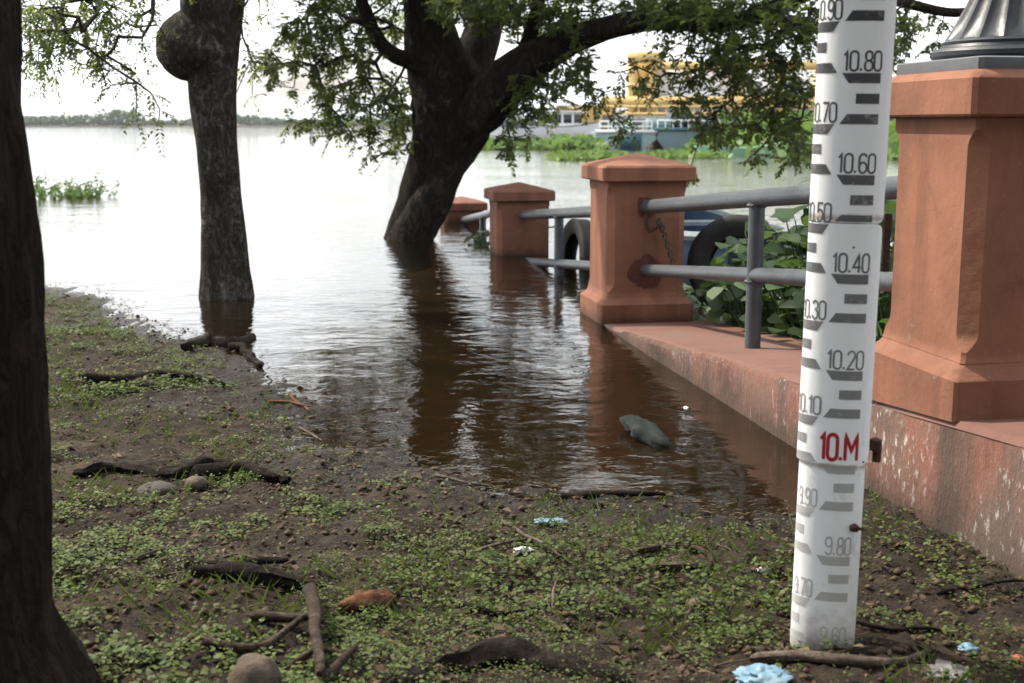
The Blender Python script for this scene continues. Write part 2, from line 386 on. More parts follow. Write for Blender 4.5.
M['canoe'] = mat_simple('light_green_paint', (.30, .50, .34), (.24, .42, .28), 2, .6, .1)
M['person_skin'] = None

# ------------------------------------------------------------------ the shore line and the ground
SHORE_PX = [(-420, 262), (-150, 268), (48, 279), (110, 293), (140, 318), (178, 328), (235, 340), (256, 362), (300, 386), (330, 412), (352, 438),
            (400, 452), (450, 468), (510, 482), (575, 489), (640, 493), (690, 503), (745, 517), (790, 508), (830, 478), (862, 470)]
SH = [P(x, y) for x, y in SHORE_PX]
poly = np.array([(-60, 16)] + [(p.x, p.y) for p in SH] + [(2.1, 1.9), (3.2, 1.1), (14, -1.5), (30, -60), (-60, -60)])
def shore_dist(x, y):
    d = np.full(x.shape, 1e9); inside = np.zeros(x.shape, bool); n = len(poly)
    for i in range(n):
        x0, y0 = poly[i]; x1, y1 = poly[(i+1) % n]
        ex, ey = x1-x0, y1-y0; t = np.clip(((x-x0)*ex + (y-y0)*ey)/(ex*ex+ey*ey), 0, 1)
        d = np.minimum(d, np.hypot(x-x0-t*ex, y-y0-t*ey))
        c = ((y0 > y) != (y1 > y)); xi = x0 + (y-y0)/(y1-y0+1e-12)*ex; inside ^= c & (x < xi)
    return np.where(inside, d, -d)
def height(x, y):
    x = np.asarray(x, float); y = np.asarray(y, float)
    d = shore_dist(x, y) + .14*fbm(x*2.1, y*2.1, 0, 3, 4)
    land = .16*(1 - np.exp(-np.maximum(d, 0)/2.6))
    bed = -.9*(1 - np.exp(np.minimum(d, 0)/3.2))
    near = np.exp(-np.maximum(0, np.hypot(x, y-4)-9)/4)
    z = np.where(d > 0, land, bed)
    lumps = .024*fbm(x*3.1, y*3.1, 0, 21, 3) + .020*fbm(x*13, y*13, 0, 22, 3) + .010*fbm(x*36, y*36, 0, 23, 2)
    amt = np.clip((d+.3)/.5, .15, 1)
    return z + lumps*amt*near + np.where(d < -8, -.6, 0)
def hz(x, y): return float(height(np.array([x]), np.array([y]))[0])
def G(px, py, up=0.0):                    # where a pixel ray meets the bank
    z = .05
    for _ in range(6): p = P(px, py, z); z = hz(p.x, p.y)
    p.z = z + up; return p

def axis(fine0, fine1, step, far):
    a = list(np.arange(fine0, fine1, step)); s, v = step, fine1
    while v < far: a.append(v); s *= 1.22; v += s
    s, v = step, fine0
    while v > -far: s *= 1.22; v -= s; a.insert(0, v)
    return np.array(a)
gx = axis(-2.9, 2.2, .017, 5000); gy = axis(2.0, 5.6, .017, 5000)
X, Y = np.meshgrid(gx, gy); Z = height(X, Y)
nx, ny = len(gx), len(gy)
mb = MB(); idx = np.arange(nx*ny).reshape(ny, nx)
q = np.stack([idx[:-1, :-1], idx[:-1, 1:], idx[1:, 1:], idx[1:, :-1]], -1).reshape(-1, 4)
mb.add(np.stack([X, Y, Z], -1).reshape(-1, 3), q.tolist())
tag(mb.build('ground', M['ground'], smooth=180), kind='structure')
mb = MB(); mb.add([(-6000, -200, 0), (6000, -200, 0), (6000, 6000, 0), (-6000, 6000, 0)], [[0, 1, 2, 3]])
tag(mb.build('river_water', M['water'], smooth=0), kind='structure')

# ------------------------------------------------------------------ the ramp wall, its pillars and railings
A2 = P(601.5, 325); _a1 = P(953, 421, .35); A1x = _a1.x; A1y = _a1.y
dv = Vector((A2.x - A1x, A2.y - A1y, 0)); SP = dv.length; dv.normalize()
nv = Vector((dv.y, -dv.x, 0))
SLOPE = .345 / SP
def wp(t, s, z=None):                     # t metres down the ramp from pillar 1's near corner, s metres across
    v = Vector((A1x, A1y, 0)) + dv*t + nv*s
    v.z = .35 - SLOPE*t if z is None else z
    return v
wall = thing('ramp_wall', 'low sloping wall running down into the river, flaking pink paint on its side', 'wall', tuple(wp(0, 0, 0)))
WID = .66
mb = MB(); ts = np.arange(-6.0, 14, .25); prof_s = [0.0, 0.0, .012, WID-.012, WID]
V = []
for t in ts:
    zt = .35 - SLOPE*t
    j = .006*vnoise(t*3, 0, 0, 5)
    V += [wp(t, .0, -1.4), wp(t, .0 + float(j), zt-.03), wp(t, .014, zt-.008), wp(t, WID-.014, zt-.008), wp(t, WID, zt-.03), wp(t, WID, -1.4)]
f = [[i*6+j, i*6+j+1, (i+1)*6+j+1, (i+1)*6+j] for i in range(len(ts)-1) for j in range(5)]
f += [[0, 5, 4, 3, 2, 1], [(len(ts)-1)*6+j for j in range(6)]]
mb.add(V, f); mb.build('wall_body', M['wallside'], wall, 40)
mb = MB(); V = []
for t in ts:
    zt = .35 - SLOPE*t; j = float(.006*vnoise(t*5, 0, 0, 8))
    V += [wp(t, .006+j, zt-.02), wp(t, .018+j, zt), wp(t, WID-.015, zt), wp(t, WID-.005, zt-.02)]
mb.add(V, [[i*4+j, i*4+j+1, (i+1)*4+j+1, (i+1)*4+j] for i in range(len(ts)-1) for j in range(3)])
mb.build('walkway_top', M['walktop'], wall, 40)

def ring(mb_rings, c, half, ch, z, zfar=None):
    hs = half; pts = [(-hs, -hs+ch), (-hs+ch, -hs), (hs-ch, -hs), (hs, -hs+ch), (hs, hs-ch), (hs-ch, hs), (-hs+ch, hs), (-hs, hs-ch)]
    out = []
    for a, b in pts:                      # a across (s), b along (t)
        v = c + nv*a + dv*b
        out.append((v.x, v.y, z if zfar is None else z + (zfar - z)*(b + hs)/(2*hs)))
    mb_rings.append(out)
def loft(mb, rings, mat=0):
    n = len(rings[0]); V = [p for r_ in rings for p in r_]
    f = [[i*n+j, i*n+(j+1) % n, (i+1)*n+(j+1) % n, (i+1)*n+j] for i in range(len(rings)-1) for j in range(n)]
    f += [list(range(n))[::-1], [(len(rings)-1)*n+j for j in range(n)]]
    mb.add(V, f, mat)
def pillar(t0, label, lamp=False, m=None):
    m = m or M['terra']
    PH = .278; c = wp(t0 + PH, PH, 0); z0 = .35 - SLOPE*t0
    o = thing('pillar', label, 'pillar', (c.x, c.y, z0), 'terracotta pillars along the ramp railing')
    mb = MB(); r_ = []
    ring(r_, c, PH, .008, z0 - .004, z0 - .004 - SLOPE*2*PH); ring(r_, c, PH, .008, z0 + .107); ring(r_, c, PH-.006, .010, z0+.114)
    ring(r_, c, PH-.030, .012, z0+.137); ring(r_, c, .239, .012, z0+.152); loft(mb, r_); mb.build('plinth', M['plinth'] if m is M['terra'] else m, o, 30)
    mb = MB(); r_ = []; hb = .236; zb, zt = z0+.150, z0+.822
    for k in range(5):                    # flared foot, then the stopped chamfers
        u = k/4; ring(r_, c, hb - .0 + .006*(1-u)**2, .010, zb + .03*u)
    for k in range(1, 7):
        u = k/6; ring(r_, c, hb, .010 + .032*math.sin(u*math.pi/2), zb+.03+.05*u)
    for k in range(0, 7):
        u = k/6; ring(r_, c, hb, .010 + .032*math.cos(u*math.pi/2), zt-.085+.05*u)
    ring(r_, c, hb, .010, zt); loft(mb, r_); mb.build('shaft', m, o, 30)
    mb = MB(); r_ = []; hc = .273 if lamp else .279; z = zt; ct = .112 if lamp else .090
    ring(r_, c, hc-.02, .01, z-.004); ring(r_, c, hc-.004, .01, z); ring(r_, c, hc, .012, z+.006); ring(r_, c, hc, .012, z+ct-.012); ring(r_, c, hc-.010, .016, z+ct)
    if lamp: ring(r_, c, hc-.033, .016, z+ct+.012)
    else:
        for u in (.25, .5, .75, .97): ring(r_, c, (hc-.010)*(1-u)+.006, .008*(1-u)+.002, z+ct+.066*u)
    loft(mb, r_); mb.build('cap', m, o, 30)
    return o, c, z0
PIL = []
for t0, lab, lamp, m in ((0, 'large terracotta pillar carrying the lamp post base, behind the white gauge', True, None),
                      (SP, 'terracotta pillar with a pointed cap and hanging chain at the water edge', False, None),
                      (2*SP-.02, 'terracotta pillar standing in the water between the chained pillar and the leaning tree', False, M['terra_dark']),
                      (3*SP-.1, 'mostly submerged pillar with only its cap showing beside the leaning tree trunk', False, M['terra_dark'])):
    PIL.append(pillar(t0, lab, lamp, m))
# railings
def railing(i, label, zt0, zb0, zt1, zb1, tp):
    ta, tb = (i)*SP + .27 + .21, (i+1)*SP + .27 - .21
    s = .27
    o = thing('railing', label, 'railing', tuple(wp(ta, s, 0)), 'grey pipe railings between the pillars')
    for nm, z0, z1, r_ in (('top_rail', zt0, zt1, .040), ('lower_rail', zb0, zb1, .034)):
        mb = MB(); a, b = wp(ta, s, z0), wp(tb, s, z1)
        tube(mb, [a, a.lerp(b, .33), a.lerp(b, .66), b], [r_]*4, 20, .3); mb.build(nm, M['pipe'], o, 60)
        mb = MB(); e = (b - a).normalized(); tube(mb, [b - e*.012, b + e*.012], [r_*1.22]*2, 20, .01); mb.build('flange', M['rust'] if i == 0 else M['pipe'], o, 40)
    u = (tp - ta)/(tb - ta); z1 = zt0 + (zt1 - zt0)*u
    mb = MB(); base = wp(tp, s); base.z -= .01; tube(mb, [base, wp(tp, s, z1 - .01)], [.036]*2, 20, .2); mb.build('post', M['pipe'], o, 60)
    for za, zb_, r_ in ((zt0, zt1, .044), (zb0, zb1, .039)):      # weld beads where the post meets the rails
        z_ = za + (zb_ - za)*u; e = wp(tp, s, z_); mb = MB(); n_ = 26
        ringp = [Vector((e.x + .039*math.cos(2*math.pi*k/n_), e.y + .039*math.sin(2*math.pi*k/n_), e.z - r_*.72 + .004*math.sin(k*2.3))) for k in range(n_+1)]
        tube(mb, ringp, [.006]*(n_+1), 6, .02, .3, 2, 30, 3); mb.build('weld_bead', M['pipe'], o, 60)
    return o
def z_at(px, py, t): # height of a pixel on the rail plane
    p = wp(t, .27, 0); r_ = ray(px, py); k = p.y/r_.y; return EYE + r_.z*k
railing(0, 'pipe railing in front of the leafy plants, between the lamp pillar and the chained pillar',
        z_at(893, 182, .48), z_at(893, 285, .48), z_at(643, 207, SP+.06), z_at(643, 270, SP+.06), SP*.565)
railing(1, 'pipe railing half sunk in the river between second and third pillars',
        z_at(592, 210, SP+.5), z_at(592, 268, SP+.5), z_at(523, 215, 2*SP+.06), z_at(523, 261, 2*SP+.06), SP*1.62)
railing(2, 'farthest pipe railing, almost under water beside the leaning tree', .39, -.1, .02, -.4, SP*2.6)
M['peel'] = mat_simple('bare_stained_render', (.085, .030, .022), (.14, .06, .045), 18, .9, .5, 50, .1)
for zc, rx, rz_, sd_ in ((z_at(643, 270, SP+.06)-.015, .10, .10, 4), (z_at(643, 207, SP+.06), .055, .06, 5)):
    mb = MB(); n_ = 40; f0 = SP + .278 - .236 - .0025; V = []
    for i in range(n_):
        a = 2*math.pi*i/n_; q_ = 1 + .30*float(fbm(math.cos(a)*1.5+5, math.sin(a)*1.5+5, 0, sd_, 3)); V.append(wp(f0, .268 + rx*q_*math.cos(a), zc + rz_*q_*math.sin(a)))
    mb.add(V, [list(range(n_))]); mb.build('peeled_patch', M['peel'], PIL[1][0], 0)
# chain with padlock on pillar 2
ch = thing('chain', 'rusty chain with a padlock hanging from the pillar at the water edge', 'chain', tuple(wp(SP-.02, .2, .5)))
pts = [W(x, y, A2.y-.03+.05) for x, y in ((648, 212), (646, 224), (650, 231), (658, 226), (661, 222))]
mb = MB(); tube(mb, pts, [.012]*5, 8, .02); mb.build('loop', M['rust'], ch)
mb = MB()
for k in range(11):
    u = k/10; c = W(661 + 13*u, 224 + 42*u, A2.y + .06); ang = k % 2
    pts = []
    for j in range(9):
        a = 2*math.pi*j/8; e = Vector((math.cos(a)*.012, 0, math.sin(a)*.022)) if ang else Vector((0, math.cos(a)*.012, math.sin(a)*.022)); pts.append(c + e)
    tube(mb, pts, [.0048]*9, 5, .02)
mb.build('links', M['chain'], ch)
mb = MB(); c = W(660, 222, A2.y + .03); lathe(mb, [(.004, -.03), (.02, -.026), (.024, 0), (.016, .02), (.004, .026)], c, 10); mb.build('padlock', M['chain'], ch)
# rust stain patch is real peeled paint: a thin flake plate round the lower rail end
# ------------------------------------------------------------------ lamp post on pillar 1
_, pc, pz0 = PIL[0]; ztop = pz0 + .822 + .124
lamp = thing('lamp_post', 'dark grey cast iron lamp post with a fluted bell base on the large pillar', 'lamp post', (pc.x, pc.y, ztop))
mb = MB(); r_ = []
for h_, ch_, z in ((.238, .012, ztop-.004), (.240, .012, ztop+.003), (.240, .012, ztop+.030), (.234, .012, ztop+.034)): ring(r_, pc, h_, ch_, z)
loft(mb, r_); mb.build('base_plate', M['slate'], lamp, 30)
b0 = ztop+.034
prof = [(.14, .0), (.218, .0), (.227, .010), (.228, .022), (.221, .030), (.201, .034), (.197, .042), (.199, .050), (.190, .056), (.183, .060)]
mb = MB(); lathe(mb, prof, (pc.x, pc.y, b0), 96); mb.build('base_moulding', M['iron'], lamp, 35)
pf = []
for k in range(15):
    u = k/14; pf.append((.060 + .122*(1-u)**1.9, .058 + .40*u))
mb = MB(); lathe(mb, pf, (pc.x, pc.y, b0), 144, flute=lambda a, k: -.085*np.abs(np.sin(a*9))**.6*(1 if 0 < k < 14 else .3) + .04); mb.build('fluted_bell', M['iron'], lamp, 50)
mb = MB(); lathe(mb, [(.06, .458), (.075, .462), (.078, .48), (.06, .50), (.045, .52), (.042, 1.2), (.036, 2.5), (.05, 2.52), (.05, 2.56), (.03, 2.6)], (pc.x, pc.y, b0), 32); mb.build('shaft', M['iron'], lamp, 40)
mb = MB(); lathe(mb, [(.05, 2.58), (.11, 2.62), (.17, 2.72), (.18, 2.82), (.15, 2.92), (.08, 2.99), (.02, 3.02)], (pc.x, pc.y, b0), 32); mb.build('globe', M['white'], lamp, 60)

# ------------------------------------------------------------------ the water level gauge
gb = P(823.5, 641, .035); gtop = W(860.0, 0, gb.y); axis_v = (gtop - gb).normalized()
S_LEN = (gtop - gb).length
# level -> length along the gauge: from the photographed marks 10.80 (y 73) and 10.00 (y 465)
def glen(py):                             # length along the axis of an image row
    lo, hi = 0, 3
    for _ in range(40):
        m_ = (lo+hi)/2; q_ = gb + axis_v*m_ + (Vector((0, 0, gb.z)) - Vector((gb.x, gb.y, gb.z)) + Vector((0, 0, 0))).normalized().xyz*.074 - Vector((0, 0, 0)); d_ = q_ - Vector((0, 0, EYE)); dep = d_.y*_cp - d_.z*_sp; yy = CY - (d_.y*_sp + d_.z*_cp)/dep*F_PX
        if yy > py: lo = m_
        else: hi = m_
    return lo
L1, L0 = glen(73), glen(465); GM = (L1 - L0)/.8
def gl(level): return L0 + (level - 10.0)*GM
RG = .0755; TH0 = R(-24)
gauge = thing('water_level_gauge', 'tall white curved river level gauge marked from 9.60 up to 10.90', 'level gauge', tuple(gb))
yaw = math.atan2(gb.x, gb.y)
zax = axis_v; fwd = Vector((math.sin(yaw), math.cos(yaw), 0)); xax = fwd.cross(zax).normalized(); yax = zax.cross(xax).normalized()
gauge.rotation_mode = 'XYZ'; gauge.rotation_euler = Matrix((xax, yax, zax)).transposed().to_euler()
def cyl(th, h, r_): return (r_*math.sin(th), -.62*r_*math.cos(th) - .028, h)
class LB(MB):                             # local frame builder for the gauge
    def build(s, name, mats, parent, smooth=40):
        z = parent.location.copy(); o = MB.build(s, name, mats, None, smooth); o.parent = parent; return o
def plate(h0, h1, r_, span=88, rc=.02, off=0.0):
    mb = LB(); n = 40; hs = [h0, h0+.004, h0+.010, h0+.02] + list(np.linspace(h0+.03, h1-.03, 8)) + [h1-.02, h1-.010, h1-.004, h1]
    V, f = [], []
    for lay in (0, 1):
        for h in hs:
            e = min(h-h0, h1-h); cut = rc*(1 - math.sqrt(max(0, 1-(1-min(e/rc, 1))**2))) if e < rc else 0
            sp = R(span) - cut/r_
            for j in range(n+1):
                th = TH0 - sp + 2*sp*j/n; V.append(cyl(th, h, r_ - .003*lay))
    m = len(hs); w = n+1
    for i in range(m-1):
        for j in range(n):
            f.append([i*w+j, i*w+j+1, (i+1)*w+j+1, (i+1)*w+j]); k = m*w; f.append([k+(i+1)*w+j, k+(i+1)*w+j+1, k+i*w+j+1, k+i*w+j])
    k = m*w
    for i in range(m-1):
        for a, sgn in ((0, 1), (n, -1)):
            q_ = [i*w+a, (i+1)*w+a, k+(i+1)*w+a, k+i*w+a]; f.append(q_ if sgn > 0 else q_[::-1])
    for j in range(n):
        f.append([j, k+j, k+j+1, j+1]); b_ = (m-1)*w; f.append([b_+j, b_+j+1, k+b_+j+1, k+b_+j])
    mb.add(V, f); return mb
def arc(cx, cy, rx, ry, a0, a1, n=8): return [(cx+rx*math.cos(R(a0+(a1-a0)*i/n)), cy+ry*math.sin(R(a0+(a1-a0)*i/n))) for i in range(n+1)]
def stadium(x0, x1, y0, y1, r_=None):
    r_ = r_ or (x1-x0)/2; c = (x0+x1)/2
    return arc(c, y1-r_, (x1-x0)/2, r_, 0, 180) + arc(c, y0+r_, (x1-x0)/2, r_, 180, 360) + [((x1), y1-r_)]
GW = .40
GLY = {'0': [stadium(0, GW, 0, 1)], '1': [[(.02, .78), (.17, 1), (.17, 0)]], '.': [[(.05, 0), (.05, .13)]],
       '2': [arc(GW/2, .76, GW/2, .24, 175, -20) + [(0, 0), (GW, 0)]],
       '3': [arc(GW/2, .77, GW/2, .23, 165, -80) + arc(GW/2, .26, GW/2, .26, 80, -165)],
       '4': [[(.30, 0), (.30, .98), (0, .28), (.42, .28)]],
       '5': [[(GW, 1), (.04, 1), (.03, .56)] + arc(GW/2, .33, GW/2, .33, 130, -160)],
       '6': [arc(GW/2, .76, GW/2, .24, 20, 180) + [(0, .3)] + arc(GW/2, .28, GW/2, .28, 180, 540, 16)],
       '7': [[(0, 1), (GW, 1), (.14, 0)]],
       '8': [stadium(.03, GW-.03, .52, 1), stadium(0, GW, 0, .52)],
       '9': [arc(GW/2, .24, GW/2, .24, 200, 360) + [(GW, .7)] + arc(GW/2, .72, GW/2, .28, 0, 360, 16)],
       'M': [[(0, 0), (0, 1), (.27, .38), (.54, 1), (.54, 0)]]}
ADV = {'1': .24, '.': .15, 'M': .62}
def ribbon(mb, pl, w, tf):
    pl = np.array(pl, float); keep = [0] + [i for i in range(1, len(pl)) if np.linalg.norm(pl[i]-pl[i-1]) > 1e-6]; pl = pl[keep]
    out = [pl[0]]
    for a, b in zip(pl[:-1], pl[1:]):
        n = max(1, int(np.linalg.norm(b-a)/.15))
        out += [a + (b-a)*(k+1)/n for k in range(n)]
    pl = np.array(out); d = np.diff(pl, axis=0); d /= np.linalg.norm(d, axis=1)[:, None]
    nrm = np.stack([-d[:, 1], d[:, 0]], 1); V = []
    for i in range(len(pl)):
        a = nrm[max(i-1, 0)]; b = nrm[min(i, len(d)-1)]; m_ = a + b; m_ /= max(np.linalg.norm(m_), 1e-6); k = min(1/max(np.dot(m_, a), .4), 2)
        for s_ in (1, -1): V.append(tf(*(pl[i] + m_*k*w/2*s_)))
    mb.add(V, [[2*i, 2*i+1, 2*i+3, 2*i+2] for i in range(len(pl)-1)])
def text(mb, s, arc0, base, hgt, rr, w=.13, fit=None, drop=()):
    wd = sum(ADV.get(c, GW) for c in s) + .10*(len(s)-1); sx = hgt if fit is None else fit/wd; x = 0
    for i, c in enumerate(s):
        if i not in drop:
            for pl in GLY[c]: ribbon(mb, pl, w, lambda u, v, x=x: cyl(TH0 + (arc0 + (x+u)*sx)/RG, base + v*hgt, rr))
        x += ADV.get(c, GW) + .10
def bar(mb, a0, a1, h0, h1, rr, sl0=0.0, sl1=0.0):
    """sl0: shift of the arc start at the bottom, sl1: of the end at the bottom"""
    n = 8; V = []
    for j in range(n+1):
        u = j/n; V.append(cyl(TH0 + (a0 + sl0 + (a1+sl1-a0-sl0)*u)/RG, h0, rr)); V.append(cyl(TH0 + (a0+(a1-a0)*u)/RG, h1, rr))
    mb.add(V, [[2*j, 2*j+2, 2*j+3, 2*j+1] for j in range(n)])
PLATES = [(9.575, 10.0, RG-.0045, .004), (10.0, 10.503, RG+.001, .018), (10.503, 11.02, RG+.0015, .014)]
for (l0, l1, rr, rc) in PLATES:
    po = plate(gl(l0)+.001, gl(l1)-.001, rr, 88, rc).build('plate', M['gauge'], gauge, 50)
    r2 = rr + .0008; mk = LB()
    for side in (1, -1):
        for k in range(48, 56):
            N = k*.2
            lev = N if side > 0 else N - .1
            lv = round(lev, 2)
            if l0 - .004 <= lv < l1 - .03 and lv > 9.55 and lv < 10.95:
                s = '%.2f' % lv
                if abs(lv - 10.0) > .01:
                    w_ = .073 if len(s) == 5 else .057
                    if side > 0: text(mk, s, .0805 - w_, gl(lv)+.004, .0375, r2, .115, fit=w_, drop=())
                    else: text(mk, s, -.075 if len(s) == 5 else -.059, gl(lv)+.004, .0375, r2, .115, fit=w_)
            for q_, (b0_, b1_) in enumerate(((-2, 0), (-6, -4), (-10, -8))):
                lo, hi = lev + b0_*.01, lev + b1_*.01
                if lo < l0 - .004 or hi > l1 + .004 or hi < 9.60 or lo < 9.585: continue
                h0, h1 = gl(lo), gl(hi); sl = .014
                h0 = max(h0, gl(l0)+.003); h1 = min(h1, gl(l1)-.003)
                a, b = (.005, .081) if q_ != 1 else (.034, .081)
                if side > 0: bar(mk, a + (sl if q_ == 2 else 0), b, h0, h1, r2, sl if q_ == 0 else (-sl if q_ == 2 else 0), 0)
                else: bar(mk, -b, -a - (sl if q_ == 2 else 0), h0, h1, r2, 0, -sl if q_ == 0 else (sl if q_ == 2 else 0))
    mk.build('lettering', M['scale'], po, 0)
    if l0 == 10.0:
        rd = LB(); text(rd, '10.M', .002, gl(10.0)+.011, .054, r2, .15, fit=.080); rd.build('red_lettering', M['red'], po, 0)
mb = LB(); tube(mb, [(0, .016, -.06), (0, .016, gl(11.0))], [.036]*2, 24, .3); mb.build('backing_pipe', M['rust'], gauge)
mb = LB(); box(mb, (.074, -.004, gl(10.40)), (.088, .030, gl(10.52))); mb.build('bracket', M['rust'], gauge)
mb = LB(); lathe(mb, [(.004, -.016), (.012, -.012), (.013, .010), (.005, .014)], (.083, -.012, gl(10.035)), 10); lathe(mb, [(.009, -.02), (.010, .02)], (.087, .0, gl(10.015)), 8); mb.build('bolt', M['rust'], gauge)
th = R(38); mb = LB(); c = cyl(th, gl(9.865), RG+.004); lathe(mb, [(.003, -.008), (.009, -.006), (.010, .004), (.004, .009)], c, 10); tube(mb, [c, (c[0]+.018, c[1]-.006, c[2]+.001)], [.004, .003], 6, .01); mb.build('bolt', M['rust'], gauge)
for lv, th_ in ((10.007, 50), (10.455, 11)):
    mb = LB(); c = cyl(R(th_), gl(lv), RG+.002); blob(mb, c, (.0022, .0015, .0022), 1, .1, seg=8); mb.build('rivet', M['rust'], gauge)

# ------------------------------------------------------------------ trees
def grow(mb_twig, mb_leaf, roots, pads, spray_len=.30, nleaf=16, ll=.05, lw=.02, droop=.35, up_r=.004, seed=0, max_twig=.03):
    """connects foliage points to the limbs by twigs and hangs pinnate sprays of leaflets on them"""
    pts = []
    for (c, rad, n) in pads:
        c = np.array(c); rad = np.array(rad)
        v = rng.normal(size=(n, 3)); v /= np.linalg.norm(v, axis=1)[:, None]; v *= rng.random((n, 1))**.45
        pts.append(c + v*rad)
    pts = np.concatenate(pts)
    keep = fbm(pts[:, 0]*1.1, pts[:, 1]*1.1, pts[:, 2]*1.1, 40+seed, 2) > -.22
    pts = pts[keep]
    nodes = [np.array(r_) for r_ in roots]; par = [-1]*len(nodes); nr = len(nodes)
    A = np.array(nodes)
    d0 = np.min(np.linalg.norm(pts[:, None, :] - A[None], axis=2), axis=1); order = np.argsort(d0)
    buf = np.zeros((len(A) + len(pts)*4 + 10, 3)); buf[:len(A)] = A; cnt = len(A); parent = [-1]*cnt
    ends = []
    for i in order:
        p = pts[i]; dd = np.linalg.norm(buf[:cnt] - p, axis=1)
        dd = dd + np.maximum(0, p[2] - buf[:cnt, 2])*.2
        j = int(np.argmin(dd)); q_ = buf[j]; L = np.linalg.norm(p - q_)
        k = 1 if L < .35 else (2 if L < .9 else 3); prev = j
        for m_ in range(1, k+1):
            t = m_/k; w = q_ + (p - q_)*t; w = w + (rng.normal(size=3)*.05*L if m_ < k else 0); 
            if m_ < k: w[2] += .10*L*math.sin(math.pi*t)
            if cnt >= len(buf): break
            buf[cnt] = w; parent.append(prev); prev = cnt; cnt += 1
        ends.append(prev)
    wgt = np.zeros(cnt); 
    for e in ends: wgt[e] += 1
    for i in range(cnt-1, nr-1, -1): wgt[parent[i]] += wgt[i]
    rad = np.minimum(max_twig, up_r*np.maximum(wgt, 1)**.42)
    V = []; f = []; b_ = 0
    for i in range(nr, cnt):
        a, b = buf[parent[i]], buf[i]; T = b - a; L = np.linalg.norm(T)
        if L < 1e-5: continue
        T /= L; u = np.cross(T, (0, 0, 1.0) if abs(T[2]) < .9 else (1.0, 0, 0)); u /= np.linalg.norm(u); w = np.cross(T, u)
        r1 = rad[i]; r0 = rad[parent[i]] if parent[i] >= nr else r1*1.1; r0 = min(r0, r1*1.8)
        for k in range(4):
            an = k*math.pi/2; V.append(a + (u*math.cos(an)+w*math.sin(an))*r0)
        for k in range(4):
            an = k*math.pi/2; V.append(b + (u*math.cos(an)+w*math.sin(an))*r1)
        f += [[b_+k, b_+(k+1) % 4, b_+4+(k+1) % 4, b_+4+k] for k in range(4)]; b_ += 8
    mb_twig.add(V, f, 1)
    # sprays: several per end, leaflets in two rows
    C, D, N, LL = [], [], [], []
    for e in ends:
        p = buf[e]; pd = p - buf[parent[e]]; pd /= np.linalg.norm(pd) + 1e-6
        for s_ in range(rng.integers(2, 5)):
            d_ = pd*.5 + rng.normal(size=3)*.7; d_[2] -= droop; d_ /= np.linalg.norm(d_); sl = spray_len*(.55 + .7*rng.random())
            side = np.cross(d_, (0, 0, 1.0)); side /= np.linalg.norm(side) + 1e-6; nn = np.cross(side, d_) + rng.normal(size=3)*.25
            for k in range(nleaf//2):
                t = (k + .6)/(nleaf/2); base = p + d_*sl*t; base[2] -= droop*.35*sl*t*t
                for sg in (1, -1):
                    C.append(base); D.append(side*sg*.8 + d_*.55 + rng.normal(size=3)*.22 - np.array((0, 0, .25))); N.append(nn + rng.normal(size=3)*.35); LL.append(ll*(.7+.6*rng.random())*(1-.35*abs(t-.45)))
    n = len(C); LL = np.array(LL)
    leaves(mb_leaf, C, D, N, LL, LL*(lw/ll)*(.8+.4*rng.random(n)), 0, .12)
    return n

def limb(tree, name, pts, sides, step, mat, amp, freq, along, seed):
    mb = MB(); p, r_ = tube(mb, [q_[0] for q_ in pts], [q_[1] for q_ in pts], sides, step, amp, freq, along, seed)
    mb.build(name, mat, tree, 180); return p
def px_limb(L, Y0, dY=0.0):
    n = len(L); out = []
    for i, (x, y, r_) in enumerate(L):
        Yi = Y0 + dY*i/max(1, n-1); out.append((W(x, y, Yi), r_/ppm(Yi)))
    return out

# --- the big leaning tree in the water
BY = 13.0
big = thing('leaning_tree', 'big dark leaning tree with forked trunk standing in the river by the pillars', 'tree', tuple(P(412, 238)))
ltree = []
T1 = px_limb([(402, 262, 28), (406, 240, 23), (418, 205, 22), (434, 168, 28), (450, 128, 39), (450, 95, 42), (436, 60, 31), (428, 20, 23), (422, -25, 21), (410, -90, 18), (385, -190, 14), (350, -330, 9)], BY, -.6)
p1 = limb(big, 'trunk', T1, 40, .10, M['bark_big'], .17, 3.0, 1.2, 1)
T2 = px_limb([(446, 150, 12), (462, 128, 22), (481, 108, 27), (502, 86, 25), (530, 62, 19.5), (564, 43, 14.5), (606, 28, 11.5), (648, 20, 10.5), (690, 22, 9.5), (730, 22, 9), (765, 13, 8.5), (800, -4, 8), (850, -25, 6), (920, -60, 4)], BY-.15, -2.2)
p2 = limb(big, 'limb', T2, 28, .09, M['bark_big'], .15, 2.5, 1.3, 2)
T2b = px_limb([(402, 262, 22), (410, 240, 20), (421, 218, 20), (434, 196, 20), (445, 174, 18), (458, 152, 15), (474, 130, 10)], BY-.32, 0)
limb(big, 'root_stem', T2b, 32, .07, M['bark_big'], .20, 2.5, 2.0, 5)
T3 = px_limb([(458, 112, 28), (468, 75, 22), (481, 38, 19), (492, 0, 17), (508, -50, 14), (540, -140, 10), (600, -280, 6)], BY, 1.2)
p3 = limb(big, 'limb', T3, 28, .10, M['bark_big'], .15, 2.5, 1.2, 3)
T4 = px_limb([(425, 70, 9), (408, 60, 8.5), (396, 56, 8), (383, 46, 7), (371, 25, 6.5), (362, 2, 6), (350, -30, 5), (320, -80, 3)], BY-.5, -.8)
p4 = limb(big, 'limb', T4, 16, .07, M['bark_big'], .12, 2.0, 2.0, 4)
T5 = px_limb([(640, 22, 6), (645, 10, 5), (652, 3, 5), (656, 0, 4.5)], BY-1.2, 0)
limb(big, 'limb_stub', T5, 12, .05, M['bark_big'], .15, 2, 2, 6)
